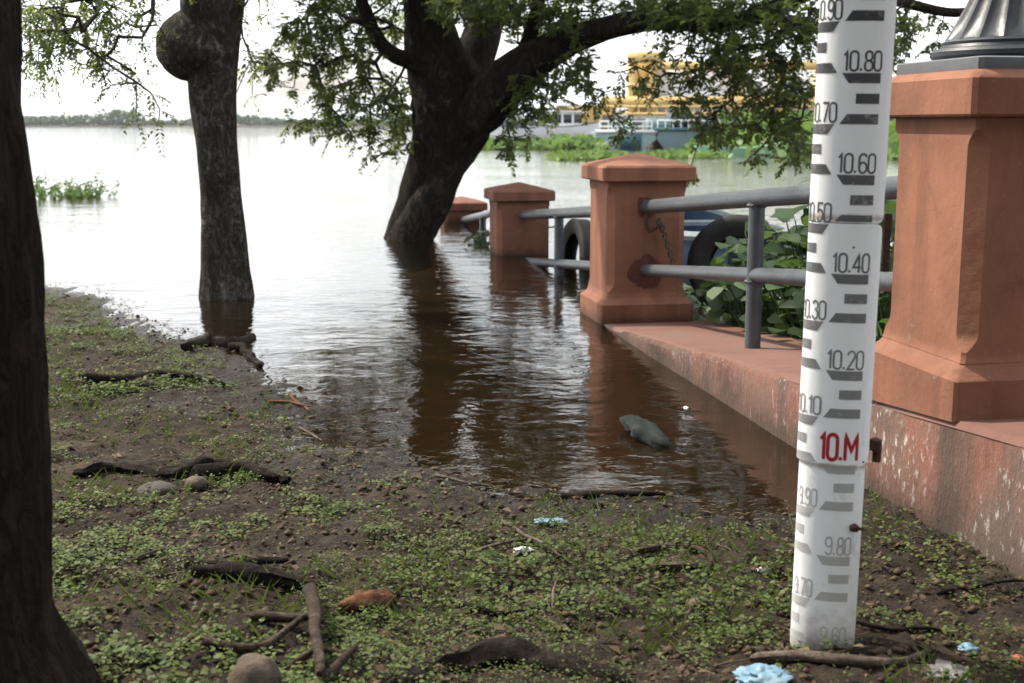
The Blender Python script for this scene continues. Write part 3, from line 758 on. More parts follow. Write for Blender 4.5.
T6 = px_limb([(790, 2, 6), (830, -14, 5.5), (870, -8, 5), (905, 3, 5), (955, 13, 4.5), (1000, 2, 4), (1040, -14, 3)], BY-2.2, -.5)
p6 = limb(big, 'limb', T6, 12, .07, M['bark_big'], .12, 2, 2, 7)
T7 = px_limb([(500, 98, 9), (520, 60, 8), (535, 20, 7), (545, -30, 6), (570, -120, 4)], BY-.4, -1.0)
p7 = limb(big, 'limb', T7, 12, .07, M['bark_big'], .12, 2, 2, 8)
def pad(px, py, rx, ry, Y, n, ry_=.6): k = ppm(Y); return (tuple(W(px, py, Y)), (rx/k, ry_, ry/k), int(n*1.12+.5))
pads = [pad(335, 45, 55, 42, 12.3, 55), pad(295, 55, 46, 36, 12.1, 45), pad(352, 105, 48, 36, 12.2, 46), pad(300, 15, 40, 30, 12.0, 30), pad(385, 140, 26, 22, 12.4, 16), pad(322, 130, 34, 12, 12.2, 8),
        pad(288, 123, 14, 4, 12.2, 3), pad(272, 72, 22, 20, 12.0, 12), pad(398, 100, 22, 45, 12.8, 26), pad(390, 20, 30, 40, 13.2, 30),
        pad(532, 98, 36, 40, 12.2, 42), pad(580, 74, 40, 34, 11.8, 36), pad(545, 30, 50, 30, 12.6, 46), pad(620, 105, 22, 35, 11.5, 9), pad(615, 50, 50, 26, 11.8, 12),
        pad(705, 48, 55, 22, 11.2, 24), pad(700, 112, 45, 25, 11.2, 15), pad(762, 80, 40, 50, 11.0, 44), pad(792, 95, 28, 50, 10.8, 30), pad(805, 40, 30, 40, 10.6, 30), pad(770, 128, 36, 22, 10.9, 13), pad(720, 130, 30, 12, 11.0, 9),
        pad(470, 4, 60, 20, 11.6, 40), pad(590, 18, 50, 22, 11.8, 34), pad(700, 14, 60, 18, 11, 44), pad(790, 22, 45, 24, 10.7, 40), pad(740, 55, 50, 24, 10.9, 30), pad(300, -8, 60, 22, 12, 44), pad(360, 5, 50, 26, 12.4, 40), pad(545, 5, 60, 22, 12.4, 44), pad(610, 2, 50, 16, 12, 30), pad(720, 8, 70, 14, 11.2, 36), pad(640, 75, 34, 22, 11.5, 14), pad(690, 78, 40, 20, 11.2, 14), pad(690, 172, 5, 6, 11.2, 2), pad(764, 160, 10, 7, 10.9, 3), pad(792, 152, 12, 9, 10.8, 4), pad(510, 140, 14, 20, 12.4, 7), pad(470, 10, 40, 20, 12.0, 20), pad(660, 5, 60, 16, 11.4, 30),
        pad(895, 30, 24, 26, 10.6, 22), pad(920, 20, 40, 30, 10.4, 26), pad(885, 80, 14, 30, 10.6, 10), pad(880, 60, 25, 40, 11.2, 14),
        pad(760, -30, 90, 24, 11, 45), pad(560, -40, 90, 30, 12, 45), pad(360, -40, 80, 30, 12, 45)]
mt = ml = MB()
roots = [p for pp in (p1[60:], p2[16:], p3[8:], p4[3:], p6, p7[4:]) for p in pp[::2]]
nl = grow(mt, ml, roots, pads, .18, 14, .056, .027, .12, .0036, 1)
grow(mt, ml, [p for pp in (p1[60:], p3[8:], p2[60:], p7[4:]) for p in pp[::2]], [((-2.6, 12.2, 4.2), (2.4, 1.6, 1.5), 80), ((.2, 12.6, 4.6), (2.4, 1.8, 1.7), 90), ((2.6, 11.2, 4.4), (2.2, 1.6, 1.5), 75), ((-.8, 12.6, 6.6), (3.0, 2.0, 1.2), 24), ((1.2, 11.9, 3.45), (3.0, 1.3, .7), 150), ((-2.4, 12.3, 3.5), (2.2, 1.3, .7), 110)], .38, 16, .12, .055, .15, .006, 5, .03)
ml.build('crown', [M['leaf'], M['twig']], big, 0)
print('big leaves', nl)

# --- the tree standing in the water at left, with the burl
LY = P(226, 297).y
lt = thing('burl_tree', 'grey barked tree with a round burl, its foot in the river', 'tree', tuple(P(226, 297)))
q1 = limb(lt, 'trunk', px_limb([(226, 320, 33), (226, 297, 28.5), (225, 270, 25), (223.5, 235, 23), (221, 195, 20.5), (217, 150, 20.5), (213, 105, 22.5), (212, 65, 25), (211, 25, 29), (212, -15, 33), (212, -60, 34), (208, -140, 30)], LY, 0), 44, .035, M['bark_river'], .10, 3.5, 1.6, 11)
mb = MB(); c = W(197, 46, LY-.02); k = ppm(LY); blob(mb, c, (41/k, .20, 36/k), 4, .10, 1.6, 40); mb.build('burl', M['bark_river'], lt, 180)
q2 = limb(lt, 'limb', px_limb([(205, -80, 24), (180, -150, 20), (130, -230, 15), (70, -290, 11), (-20, -340, 6)], LY, -1.0), 20, .08, M['bark_river'], .1, 3, 2, 12)
q3 = limb(lt, 'limb', px_limb([(215, -90, 26), (240, -180, 20), (290, -280, 15), (340, -380, 9)], LY, .6), 20, .08, M['bark_river'], .1, 3, 2, 13)
q4 = limb(lt, 'limb', px_limb([(150, -200, 5), (152, -120, 4), (150, -60, 3), (153, 0, 2.2), (152, 20, 1.8), (143, 35, 1.5)], LY-.5, -.2), 8, .05, M['twig'], .1, 2, 2, 14)
q5 = limb(lt, 'limb', px_limb([(110, -240, 5), (100, -140, 4), (100, -60, 3), (103, -10, 2), (96, 15, 1.6)], LY-.7, -.2), 8, .05, M['twig'], .1, 2, 2, 15)
pads = [pad(70, 30, 50, 30, 7.6, 20), pad(60, 15, 45, 28, 7.6, 34), pad(70, 50, 34, 18, 7.6, 14), pad(112, 18, 26, 24, 7.6, 14), pad(35, 62, 18, 14, 7.5, 7), pad(105, 60, 14, 12, 7.7, 4), pad(125, 78, 20, 12, 7.7, 5), pad(148, 88, 10, 16, 7.8, 4), pad(156, 108, 9, 7, 7.8, 3), pad(163, 124, 6, 3, 7.8, 1), pad(148, 30, 12, 22, 7.8, 5),
        pad(250, 10, 16, 16, 8.6, 6), pad(252, 50, 10, 26, 8.6, 5), pad(236, 95, 8, 12, 8.7, 2), pad(130, -30, 70, 24, 7.8, 25), pad(40, -30, 60, 24, 7.6, 25), pad(265, -25, 30, 20, 8.5, 14)]
mt = ml = MB()
roots = [p for pp in (q2, q3, q4, q5) for p in pp[::2]]
nl = grow(mt, ml, roots, pads, .17, 16, .038, .014, .30, .003, 2, .012)
big_pads = [((-2.6, 7.6, 5.0), (2.6, 2.0, 1.1), 5), ((0, 8.6, 5.2), (2.0, 2.0, 1.1), 20)]
grow(mt, ml, roots, big_pads, .4, 14, .13, .055, .2, .006, 3, .03)
ml.build('crown', [M['leaf'], M['twig']], lt, 0)

# --- the near dark trunk at the left edge
NY = 2.05
nt = thing('near_tree', 'dark blurred trunk close by at the left edge of the bank', 'tree', (-1.12, NY, .06))
def nedge(px, py): return W(px, py, NY).x
tr = []
for z, ex, r_ in ((-.15, None, .44), (.02, None, .385), (.10, None, .335), (.22, None, .295), (.45, None, .262), (.75, None, .245), (1.1, None, .238), (1.6, None, .245), (2.3, None, .26), (3.0, None, .24)):
    tr.append(((-1.0 - .02*z, NY, z), r_))
# right silhouette in the photo: x 112 at row 683, 60 at 560, 48 at 400, 46 at 300, 25 at 150, 18 at 0
sil = [(683, 92), (655, 77), (625, 64), (595, 54), (555, 46), (470, 42), (400, 39), (300, 36), (230, 26), (150, 15), (60, 9), (0, 6)]
tr = [((W(118, 725, NY).x - .46, NY, W(118, 725, NY).z), .46)]
for py, px in sil:
    w_ = W(px, py, NY); r_ = .24 + .16*max(0, (py-480)/200)**1.5; tr.append(((w_.x - r_, NY, w_.z), r_))
z_ = tr[-1][0]; tr += [((z_[0]-.02, NY, z_[2]+.6), .25), ((z_[0]-.0, NY, z_[2]+1.4), .24), ((z_[0]+.1, NY+.1, z_[2]+2.1), .19)]
n1 = limb(nt, 'trunk', tr, 48, .035, M['bark_near'], .085, 4.0, 2.2, 31)
zt = z_[2]
n2 = limb(nt, 'limb', [((z_[0], NY, zt+1.2), .17), ((z_[0]+.7, NY+.6, zt+2.0), .13), ((z_[0]+1.6, NY+1.4, zt+2.7), .09), ((z_[0]+2.6, NY+2.0, zt+3.1), .05)], 16, .1, M['bark_near'], .1, 3, 2, 32)
n3 = limb(nt, 'limb', [((z_[0]+.1, NY+.1, zt+1.9), .17), ((z_[0]-.1, NY-.5, zt+2.7), .12), ((z_[0]+.6, NY-1.2, zt+3.2), .08), ((z_[0]+1.4, NY-1.8, zt+3.5), .05)], 16, .1, M['bark_near'], .1, 3, 2, 33)
mt = ml = MB(); roots = [p for pp in (n2, n3) for p in pp[::2]]
grow(mt, ml, roots, [((.6, 3.2, 4.9), (2.2, 1.9, .8), 48), ((.2, .6, 5.2), (2.0, 1.8, .8), 60)], .4, 14, .13, .055, .2, .006, 4, .03)
ml.build('crown', [M['leaf_shade'], M['twig']], nt, 0)

# --- unseen park trees added behind the photographer to block sky light and shade the bank
pk = thing('unseen_park_tree', 'unseen park tree added behind the photographer for shade', 'tree', (0, 0, 0), 'unseen park trees added for shade')
mb = MB(); tube(mb, [(0, 0, -.2), (.05, 0, 1.2), (0, .1, 2.6), (.2, 0, 4.2), (.1, .1, 6.5)], [.34, .26, .23, .17, .05], 20, .2, .1, 3, 1.5, 50)
for k in range(6):
    a = k*1.05; tube(mb, [(0, .05, 2.0+.25*k), (1.0*math.cos(a), 1.0*math.sin(a), 3.2+.3*k), (2.3*math.cos(a+.2), 2.3*math.sin(a+.2), 4.2+.3*k)], [.13, .09, .03], 8, .25, .1, 3, 1.5, 51+k)
mb.build('trunk', M['bark_near'], pk, 180)
mb = MB(); C = []
for k in range(46):
    v = rvec(1)[0]; c = np.array((0, 0, 4.4)) + v*np.array((3.0, 3.0, 2.3))*rng.random()**.4; C += list(c + rng.normal(size=(120, 3))*.42)
n = len(C); L = rng.uniform(.16, .34, n); leaves(mb, C, rvec(n), rvec(n) + np.array((0, 0, .6)), L, L*.6, 0, .12, 'round'); mb.build('crown', M['leaf_shade'], pk, 0)
def dup(root, loc, rz, label):
    r_ = root.copy(); COL.objects.link(r_); r_.location = loc; r_.rotation_euler = (0, 0, rz); r_['label'] = label
    for c_ in list(root.children): d_ = c_.copy(); COL.objects.link(d_); d_.parent = r_
for (x, y, rz, sc_) in ((.6, -4.6, 1.0, 1.0), (-3.6, -3.2, 2.0, 1.0), (4.0, -5.5, 3.1, 1.1), (-7.8, -4.0, 4.0, 1.15), (-2.0, -8.6, 5.0, 1.3), (7.0, -10.5, .4, 1.3), (5.6, -1.3, 2.2, 1)):
    dup(pk, (x, y, .1), rz, 'unseen park tree added behind the photographer for shade')
pk.location = (-12.0, -8.5, .1)

# ------------------------------------------------------------------ ground cover, grass and litter
def scatter(n, x0, x1, y0, y1): return rng.uniform(x0, x1, n), y0 + (y1-y0)*rng.random(n)
def cover_density(x, y, d):
    a = fbm(x*.9, y*.9, 0, 60, 3); b = fbm(x*3.4, y*3.4, 0, 61, 3)
    c_ = fbm(x*11, y*11, 0, 62, 2); g = np.clip(.12 + .26*np.clip((-x - .2)*.8, -1, 1)*(y < 3.4) + 1.5*a + 1.8*b + 1.7*c_, 0.02, 1); g *= np.clip((d-.10)/.35, 0, 1)
    g *= 1 - .55*np.clip((x + .45)/.5, 0, 1)*np.clip((4.4 - y)/.5, 0, 1)
    return g
mb = MB()
n = 240000; x, y = scatter(n, -4.4, 2.1, 2.0, 9.2); y = 2.0 + 7.2*((y-2.0)/7.2)**1.6
d = shore_dist(x, y); k = rng.random(n) < cover_density(x, y, d); x, y = x[k], y[k]
# each plant: a rosette of 3 small round leaves
n = len(x); m = 3
xx = np.repeat(x, m) + rng.normal(size=n*m)*.012; yy = np.repeat(y, m) + rng.normal(size=n*m)*.012
z = height(xx, yy) + .004 + .022*rng.random(n*m)**1.5
far = 1 + .10*np.maximum(0, yy-4)
az = rng.uniform(0, 2*math.pi, n*m); D = np.stack([np.cos(az), np.sin(az), rng.uniform(-.25, .55, n*m)], 1); N = np.stack([rng.normal(size=n*m)*.35, rng.normal(size=n*m)*.35, np.ones(n*m)], 1)
sz = (.0042 + .0092*rng.random(n*m)**1.7)*far*(1 + .5*vnoise(xx*1.7, yy*1.7, 0, 90))
leaves(mb, np.stack([xx, yy, z], 1), D, N, sz, sz*.85, 0, .12, 'round')
tag(mb.build('ground_cover', M['cover'], smooth=0), kind='stuff')
mb = MB()
n = 85000; x, y = scatter(n, -4.0, 2.1, 2.0, 8.5); y = 2.0 + 6.5*((y-2.0)/6.5)**1.5; d = shore_dist(x, y)
k = rng.random(n) < np.clip(.15 + 1.6*fbm(x*2.2, y*2.2, 0, 66, 3), 0, .8)*np.clip((d-.05)/.2, 0, 1); x, y = x[k], y[k]; n = len(x)
az = rng.uniform(0, 2*math.pi, n); D = np.stack([np.cos(az)*.7, np.sin(az)*.7, rng.uniform(.4, 1.2, n)], 1); N = np.stack([np.cos(az+1.6), np.sin(az+1.6), rng.normal(size=n)*.2+.3], 1)
L = .012 + .06*rng.random(n)**2; leaves(mb, np.stack([x, y, height(x, y)], 1), D, N, L, L*.07+.0012, 0, .2, 'blade')
tag(mb.build('grass', M['blade'], smooth=0), kind='stuff')
mb = MB()
n = 34000; x, y = scatter(n, -4.0, 2.1, 2.0, 8.5); y = 2.0 + 6.5*((y-2.0)/6.5)**1.5; d = shore_dist(x, y); k = (d > -.02); x, y, d = x[k], y[k], d[k]; n = len(x)
az = rng.uniform(0, 2*math.pi, n); D = np.stack([np.cos(az), np.sin(az), rng.normal(size=n)*.15], 1); N = np.stack([rng.normal(size=n)*.4, rng.normal(size=n)*.4, np.ones(n)], 1)
L = rng.uniform(.005, .026, n)*np.where(rng.random(n) < .2, 1.8, 1); wd = np.where(rng.random(n) < .5, L*.12, L*.45)
leaves(mb, np.stack([x, y, np.maximum(height(x, y), 0)+.004], 1), D, N, L, wd, 0, .25)
# flood wrack along the water edge
tt = rng.random(1100)*(len(SH)-6); i = np.minimum(tt.astype(int)+2, len(SH)-3); u = tt - tt.astype(int)
sx = np.array([p.x for p in SH]); sy = np.array([p.y for p in SH]); x = sx[i]+(sx[i+1]-sx[i])*u + rng.normal(size=1100)*.07; y = sy[i]+(sy[i+1]-sy[i])*u - .06 + rng.normal(size=1100)*.06
az = rng.normal(size=1100)*.5; D = np.stack([np.cos(az), np.sin(az), rng.normal(size=1100)*.1], 1); N = np.stack([rng.normal(size=1100)*.3, rng.normal(size=1100)*.3, np.ones(1100)], 1); L = rng.uniform(.01, .05, 1100)
leaves(mb, np.stack([x, y, np.maximum(height(x, y), 0)+.005], 1), D, N, L, L*.09+.001, 0, .2)
tag(mb.build('leaf_litter', M['litter'], smooth=0), kind='stuff')

# crumbs of mud and small twigs
mb = MB(); n = 34000; x, y = scatter(n, -4.0, 2.1, 2.0, 8.5); y = 2.0 + 6.5*((y-2.0)/6.5)**1.5; d = shore_dist(x, y); k = (d > -.03) & (rng.random(n) < np.clip(.5 + 1.6*fbm(x*2.6, y*2.6, 0, 77, 3), .05, 1)); x, y = x[k], y[k]; n = len(x)
r_ = .002 + .011*rng.random(n)**3; zc = height(x, y)
oc = np.array([(1, 0, 0), (0, 1, 0), (-1, 0, 0), (0, -1, 0), (0, 0, 1.), (0, 0, -1)]); V = oc[None]*(.6+.8*rng.random((n, 6, 1)))*r_[:, None, None]*np.array((1.2, 1.2, .8)); V = V + np.stack([x, y, zc + r_*.3], 1)[:, None, :]
fo = np.array([(0, 1, 4), (1, 2, 4), (2, 3, 4), (3, 0, 4), (1, 0, 5), (2, 1, 5), (3, 2, 5), (0, 3, 5)]); mb.add(V.reshape(-1, 3), (np.arange(n)[:, None, None]*6 + fo[None]).reshape(-1, 3).tolist())
M['crumb'] = mat_simple('mud_crumb', (.055, .038, .026), (.12, .088, .062), 5, .95, .6, 80, .1)
tag(mb.build('mud_crumbs', M['crumb'], smooth=0), kind='stuff')
mb = MB(); n = 420; x, y = scatter(n, -3.6, 2.1, 2.1, 7.0); y = 2.1 + 4.9*((y-2.1)/4.9)**1.5
for i in range(n):
    if shore_dist(x[i:i+1], y[i:i+1])[0] < 0: continue
    a = rng.uniform(0, 6.28); L_ = .02 + .11*rng.random()**2; e = np.array((math.cos(a), math.sin(a)))*L_; m_ = np.array((x[i], y[i])) + e*.5 + rng.normal(size=2)*L_*.08; q_ = np.array((x[i], y[i])) + e; r0 = .0012 + .0025*rng.random()
    tube(mb, [(x[i], y[i], hz(x[i], y[i])+.004), (m_[0], m_[1], hz(*m_)+.006+.01*rng.random()), (q_[0], q_[1], hz(*q_)+.004)], [r0, r0*.9, r0*.6], 5, .03, .2, 2, 20, i)
tag(mb.build('twig_litter', M['wood'], smooth=60), kind='stuff')

# ------------------------------------------------------------------ sticks, roots, stones and rubbish on the bank
def stick(name, label, cat, pxs, r_, mat, up=None, sides=10, amp=.18, wob=.004, group=None, parts=()):
    pts = []
    for q_ in pxs: pts.append(G(q_[0], q_[1], (r_*.55 if up is None else up) + (q_[2] if len(q_) > 2 else 0)))
    n = len(pts); fat = name in ('root', 'log', 'driftwood')
    if fat: rad = [r_*(.30 + .70*math.sin(math.pi*min(1, (i+.25)/(n-.5)))**.7) for i in range(n)]
    else: rad = [r_*(1 - .45*i/(n-1)) for i in range(n)]
    def ends(pp, rr):
        pp = list(pp); e0 = (pp[0]-pp[1]).normalized(); e1 = (pp[-1]-pp[-2]).normalized()
        return [pp[0] + e0*rr[0]*1.1] + pp + [pp[-1] + e1*rr[-1]*1.6], [rr[0]*.35] + list(rr) + [rr[-1]*.25]
    p0_ = pts[0].copy(); pts, rad = ends(pts, rad); amp *= 1.5; wob *= 2
    mb = MB(); tube(mb, pts, rad, sides, .015 if fat else .03, amp*(1.5 if fat else 1), 2.5, 6, hash(label) % 97 if False else len(label), wob)
    for q2, r2 in parts:
        pp = [G(a[0], a[1], (r2*.8 if up is None else up) + (a[2] if len(a) > 2 else 0)) for a in q2]
        pp, rr_ = ends(pp, [r2*(1-.4*i/(len(pp)-1)) for i in range(len(pp))]); tube(mb, pp, rr_, sides, .03, amp, 2.5, 6, len(pp)+3, wob)
    return tag(mb.build(name, mat, None, 60, tuple(pts[0])), label, cat, group)
def mat_wood(name, c1, c2, c3):
    t = NT(name); v = t.pos(); a = t.noise(v, 26, 8, .72, .8); b = t.noise(v, 110, 6, .7); c = t.noise(v, 7, 5, .65)
    col = t.ramp(a, [(.34, c1), (.52, c2), (.68, c3)]); col = t.mix(t.maprange(c, .45, .65, 0, .6), col, c1)
    t.bsdf(col, .92, t.bump(t.math('ADD', a, t.math('MULTIPLY', b, .5)), 1.0, .02), .12); return t.m
M['wood_dark'] = mat_wood('dark_rotten_bark', (.008, .006, .005), (.022, .016, .012), (.055, .045, .034))
M['wood'] = mat_wood('brown_stick_bark', (.030, .021, .016), (.085, .062, .046), (.15, .12, .095))
M['wood_pale'] = mat_wood('bleached_stick', (.07, .052, .04), (.18, .14, .11), (.27, .225, .185))
WD = M['wood_dark']
stick('root', 'long dark root arching out of the grass with stones below it', 'root', [(78, 474), (120, 473), (165, 477), (205, 472), (250, 476), (284, 484)], .025, WD, .018, 16, .35, .006, parts=[([(200, 478), (235, 476), (270, 482)], .022)])
stick('root', 'dark root ridge at the very bottom, between the forked branch and the blue bag', 'root', [(395, 690), (440, 672), (500, 664), (560, 666), (615, 682)], .045, WD, -.004, 18, .35, .006)
stick('log', 'short dark split log lying on the grass before the orange stump', 'log', [(196, 575), (240, 580), (285, 586), (318, 592)], .021, WD, .016, 14, .3, .003)
stick('branch', 'dark branch lying just behind the short split log', 'branch', [(192, 568), (225, 568), (262, 563), (284, 565)], .014, WD, .012, 10, .3, .003)
stick('branch', 'forked grey brown branch lying beside the rounded stone', 'branch', [(308, 610, .03), (312, 635, .035), (318, 662, .03), (320, 692, .02)], .017, M['wood'], .02, 12, .2, .003,
      parts=[([(258, 622), (290, 627), (310, 634, .02)], .013), ([(210, 650), (258, 655), (305, 632, .02)], .011), ([(285, 680), (312, 668, .02), (340, 662), (352, 668)], .009)])
stick('branch', 'crooked bare branch end poking up beside the bottom root ridge', 'branch', [(318, 690), (345, 672, .02), (356, 662, .02)], .011, M['wood'], .012, 10, .2, .003)
stick('branch', 'curved bare branch hooked over a piece of brown wood', 'branch', [(640, 552), (670, 550), (700, 553), (712, 563), (700, 580)], .010, M['wood'], .012, 10, .2, .003)
stick('log', 'brown piece of split wood under the curved hooked branch', 'log', [(655, 571), (680, 570), (704, 568)], .015, M['wood'], .008, 10, .3, .002)
stick('stick', 'long pale flat stick lying at the foot of the gauge', 'stick', [(757, 662), (800, 660), (850, 666), (890, 668), (925, 660)], .014, M['wood_pale'], .010, 12, .25, .003)
stick('twig', 'thin dark twig on the ground right of the gauge foot', 'twig', [(858, 632), (890, 633), (930, 632), (960, 636)], .006, WD, .008, 8)
stick('twig', 'dark straight twig sloping across the weeds below the wall', 'twig', [(940, 597), (975, 590), (1024, 583)], .006, WD, .010, 8)
stick('twig', 'thin pale forked twig in the weeds in the middle of the bank', 'twig', [(503, 524), (518, 536), (540, 549), (569, 562)], .006, M['wood_pale'], .012, 8, .1, .003, parts=[([(482, 553), (510, 546), (545, 543)], .005)])
stick('twig', 'pale twig lying by the water edge in mid bank', 'twig', [(437, 480), (470, 485), (498, 489), (520, 497)], .006, M['wood_pale'], .010, 8)
stick('twig', 'short dark twig lying alone left of the split log', 'twig', [(140, 564), (160, 556), (178, 545)], .008, M['wood'], .010, 8)
stick('driftwood', 'dark driftwood piece at the waterline near the burl tree', 'driftwood', [(185, 351), (208, 345), (232, 349), (252, 343)], .040, WD, .02, 12, .3, .01, parts=[([(236, 350), (255, 362), (262, 370)], .022)])
stick('branch', 'dark branch sunk in the grass below the driftwood', 'branch', [(90, 382), (130, 381), (170, 378), (218, 386)], .022, WD, .012, 10, .3, .008)
stick('twig', 'orange brown twigs by the waterline below the burl tree', 'twig', [(268, 404), (285, 402), (300, 408), (312, 412)], .007, M['wood_orange'], .012, 8, .2, .004, parts=[([(290, 398), (308, 412)], .006)])
stick('twig', 'bleached twig just above the waterline, right of the orange twigs', 'twig', [(300, 430), (312, 437), (322, 442)], .006, M['wood_pale'], .010, 8)
stick('twig', 'small upright broken twig stub before the bottom root ridge', 'twig', [(555, 612), (556, 605, .03), (560, 600, .05)], .005, M['wood_pale'], .004, 8)
stick('stick', 'waterlogged stick lying in the shallows beside the wall', 'stick', [(560, 498), (620, 496), (660, 499), (722, 488)], .012, WD, .006, 10)
stick('twig', 'thin twig sticking out of the puddle by the gauge', 'twig', [(738, 535), (742, 512), (744, 497)], .004, M['wood'], .004, 8)
stick('twig', 'dark twig lying across the mud right of the bottom root ridge', 'twig', [(470, 612), (500, 618), (540, 612), (566, 603)], .008, WD, .010, 8)
def lump(name, label, cat, px, py, rx, ry, rz, mat, seed, amp=.25, up=.3, freq=2.2, rot=0.0, seg=22):
    c = G(px, py); k = ppm(c.y); mb = MB(); blob(mb, (c.x, c.y, c.z + rz*up), (rx/k, ry, rz), seed, amp, freq, seg, 0, rot)
    return tag(mb.build(name, mat, None, 60, tuple(c)), label, cat)
lump('stump_piece', 'orange brown lump of rotten wood in the grass', 'wood', 368, 602, 27, .035, .028, M['wood_orange'], 3, .5, .4, 3.0, .3)
lump('stone', 'rounded tan stone at the bottom edge beside the forked branch', 'stone', 255, 688, 30, .06, .06, M['stone'], 5, .2, .3)
lump('stone', 'flat grey stone under the left of the long arching root', 'stone', 158, 492, 20, .05, .03, M['stone_grey'], 6, .25, .3)
lump('stone', 'smaller pale stone under the middle of the long arching root', 'stone', 196, 486, 12, .035, .024, M['stone'], 7, .25, .3)
lump('stone', 'pinkish pebble on bare soil right of the hooked branch', 'stone', 698, 607, 14, .022, .016, M['stone'], 8, .3, .3)
lump('plastic_bag', 'crumpled bright blue plastic bag half buried at the bottom of the bank', 'plastic bag', 764, 680, 33, .042, .018, M['blue_plastic'], 9, .6, .2, 3.2, .5, 48)
lump('plastic_bag', 'crumpled grey plastic bag right of the pale stick', 'plastic bag', 948, 675, 27, .045, .017, M['grey_plastic'], 10, .6, .2, 3.2, .5, 44)
lump('plastic_scrap', 'small scrap of blue plastic lying above the grey bag', 'litter', 968, 650, 9, .018, .010, M['blue_plastic'], 12, .6, .4, 4.0)
lump('plastic_scrap', 'orange plastic scrap at the right edge of the bank', 'litter', 1018, 661, 8, .018, .008, M['orange_plastic'], 13, .5, .4, 4.0)
lump('plastic_scrap', 'pale blue scrap in the weeds above the forked twig', 'litter', 549, 526, 15, .02, .010, M['blue_plastic'], 14, .6, .4, 4.0)
lump('plastic_scrap', 'white scrap in the weeds below the pale blue scrap', 'litter', 524, 551, 11, .015, .008, M['white_plastic'], 15, .6, .4, 4.0)
lump('plastic_scrap', 'whitish scrap lying by the hooked branch', 'litter', 765, 572, 8, .012, .010, M['white_plastic'], 16, .6, .4, 4.0)
# floating debris
c = P(645, 433); mb = MB()
tube(mb, [P(626, 419, .03), P(634, 424, .035), P(648, 434, .02), P(662, 444, .008), P(674, 448, -.01)], [.020, .046, .056, .040, .014], 22, .012, .55, 2.4, 9, 4, .004, squash=.6)
tag(mb.build('floating_bottle', M['dark_plastic'], None, 60, tuple(c)), 'dark grey crumpled plastic bottle floating in the brown shallows', 'bottle')
mb = MB(); c = P(686, 408); blob(mb, c, (.011, .016, .007), 4, .4, 3, 12); tag(mb.build('plastic_scrap', M['white_plastic'], None, 60, tuple(c)), 'white scrap floating beside the wall', 'litter')

# ------------------------------------------------------------------ behind the railing: boat, tyres, leafy plants
def boat(name, label, cat, c, heading, Ln, Bm, H, mats, sheer=.35, draft=.15, parts=None, n=17):
    o = thing(name, label, cat, (c[0], c[1], 0.0))
    ux, uy = math.cos(heading), math.sin(heading)
    def T(a, b, z): return (c[0] + ux*a - uy*b, c[1] + uy*a + ux*b, z)
    mb = MB(); V = []; prof = []
    for i in range(n):
        u = i/(n-1); s_ = u*2-1; w = Bm/2*(1 - max(0, s_)**2.6*.97)*(1 - max(0, -s_)**4*.25); zt = H + sheer*H*s_*s_*(1 if s_ > 0 else .4)
        prof.append((s_*Ln/2, w, zt)); t_ = .05
        V += [T(s_*Ln/2*.93, -w*.55, -draft), T(s_*Ln/2*.98, -w*.92, zt*.45), T(s_*Ln/2, -w, zt), T(s_*Ln/2, -w+t_*min(1, w/.1), zt), T(s_*Ln/2*.95, -w*.5, .12*H),
              T(s_*Ln/2*.95, w*.5, .12*H), T(s_*Ln/2, w-t_*min(1, w/.1), zt), T(s_*Ln/2, w, zt), T(s_*Ln/2*.98, w*.92, zt*.45), T(s_*Ln/2*.93, w*.55, -draft)]
    f = [[i*10+j, i*10+(j+1) % 10, (i+1)*10+(j+1) % 10, (i+1)*10+j] for i in range(n-1) for j in range(10)]
    f += [list(range(10))[::-1], [(n-1)*10+j for j in range(10)]]
    mb.add(V, f); mb.build('hull', mats[0], o, 35)
    mb = MB()
    for sg in (1, -1): tube(mb, [T(a, sg*w, z+.01) for a, w, z in prof], [max(.035, Bm*.018)]*n, 6, Ln/20)
    mb.build('gunwale', mats[1], o, 40)
    return o, T
wb, T = boat('wooden_boat', 'blue wooden boat moored behind the chained pillar', 'boat', (1.52, 9.9), R(99), 3.2, .95, .34, (M['boat_blue'], M['boat_pale']), .5)
for a in (-.6, .5):
    mb = MB(); box(mb, (a-.1, -.4, .33), (a+.1, .4, .36), 0, Matrix.Translation((1.52, 9.9, 0)) @ Matrix.Rotation(R(99), 4, 'Z')); mb.build('thwart', M['boat_pale'], wb, 30)
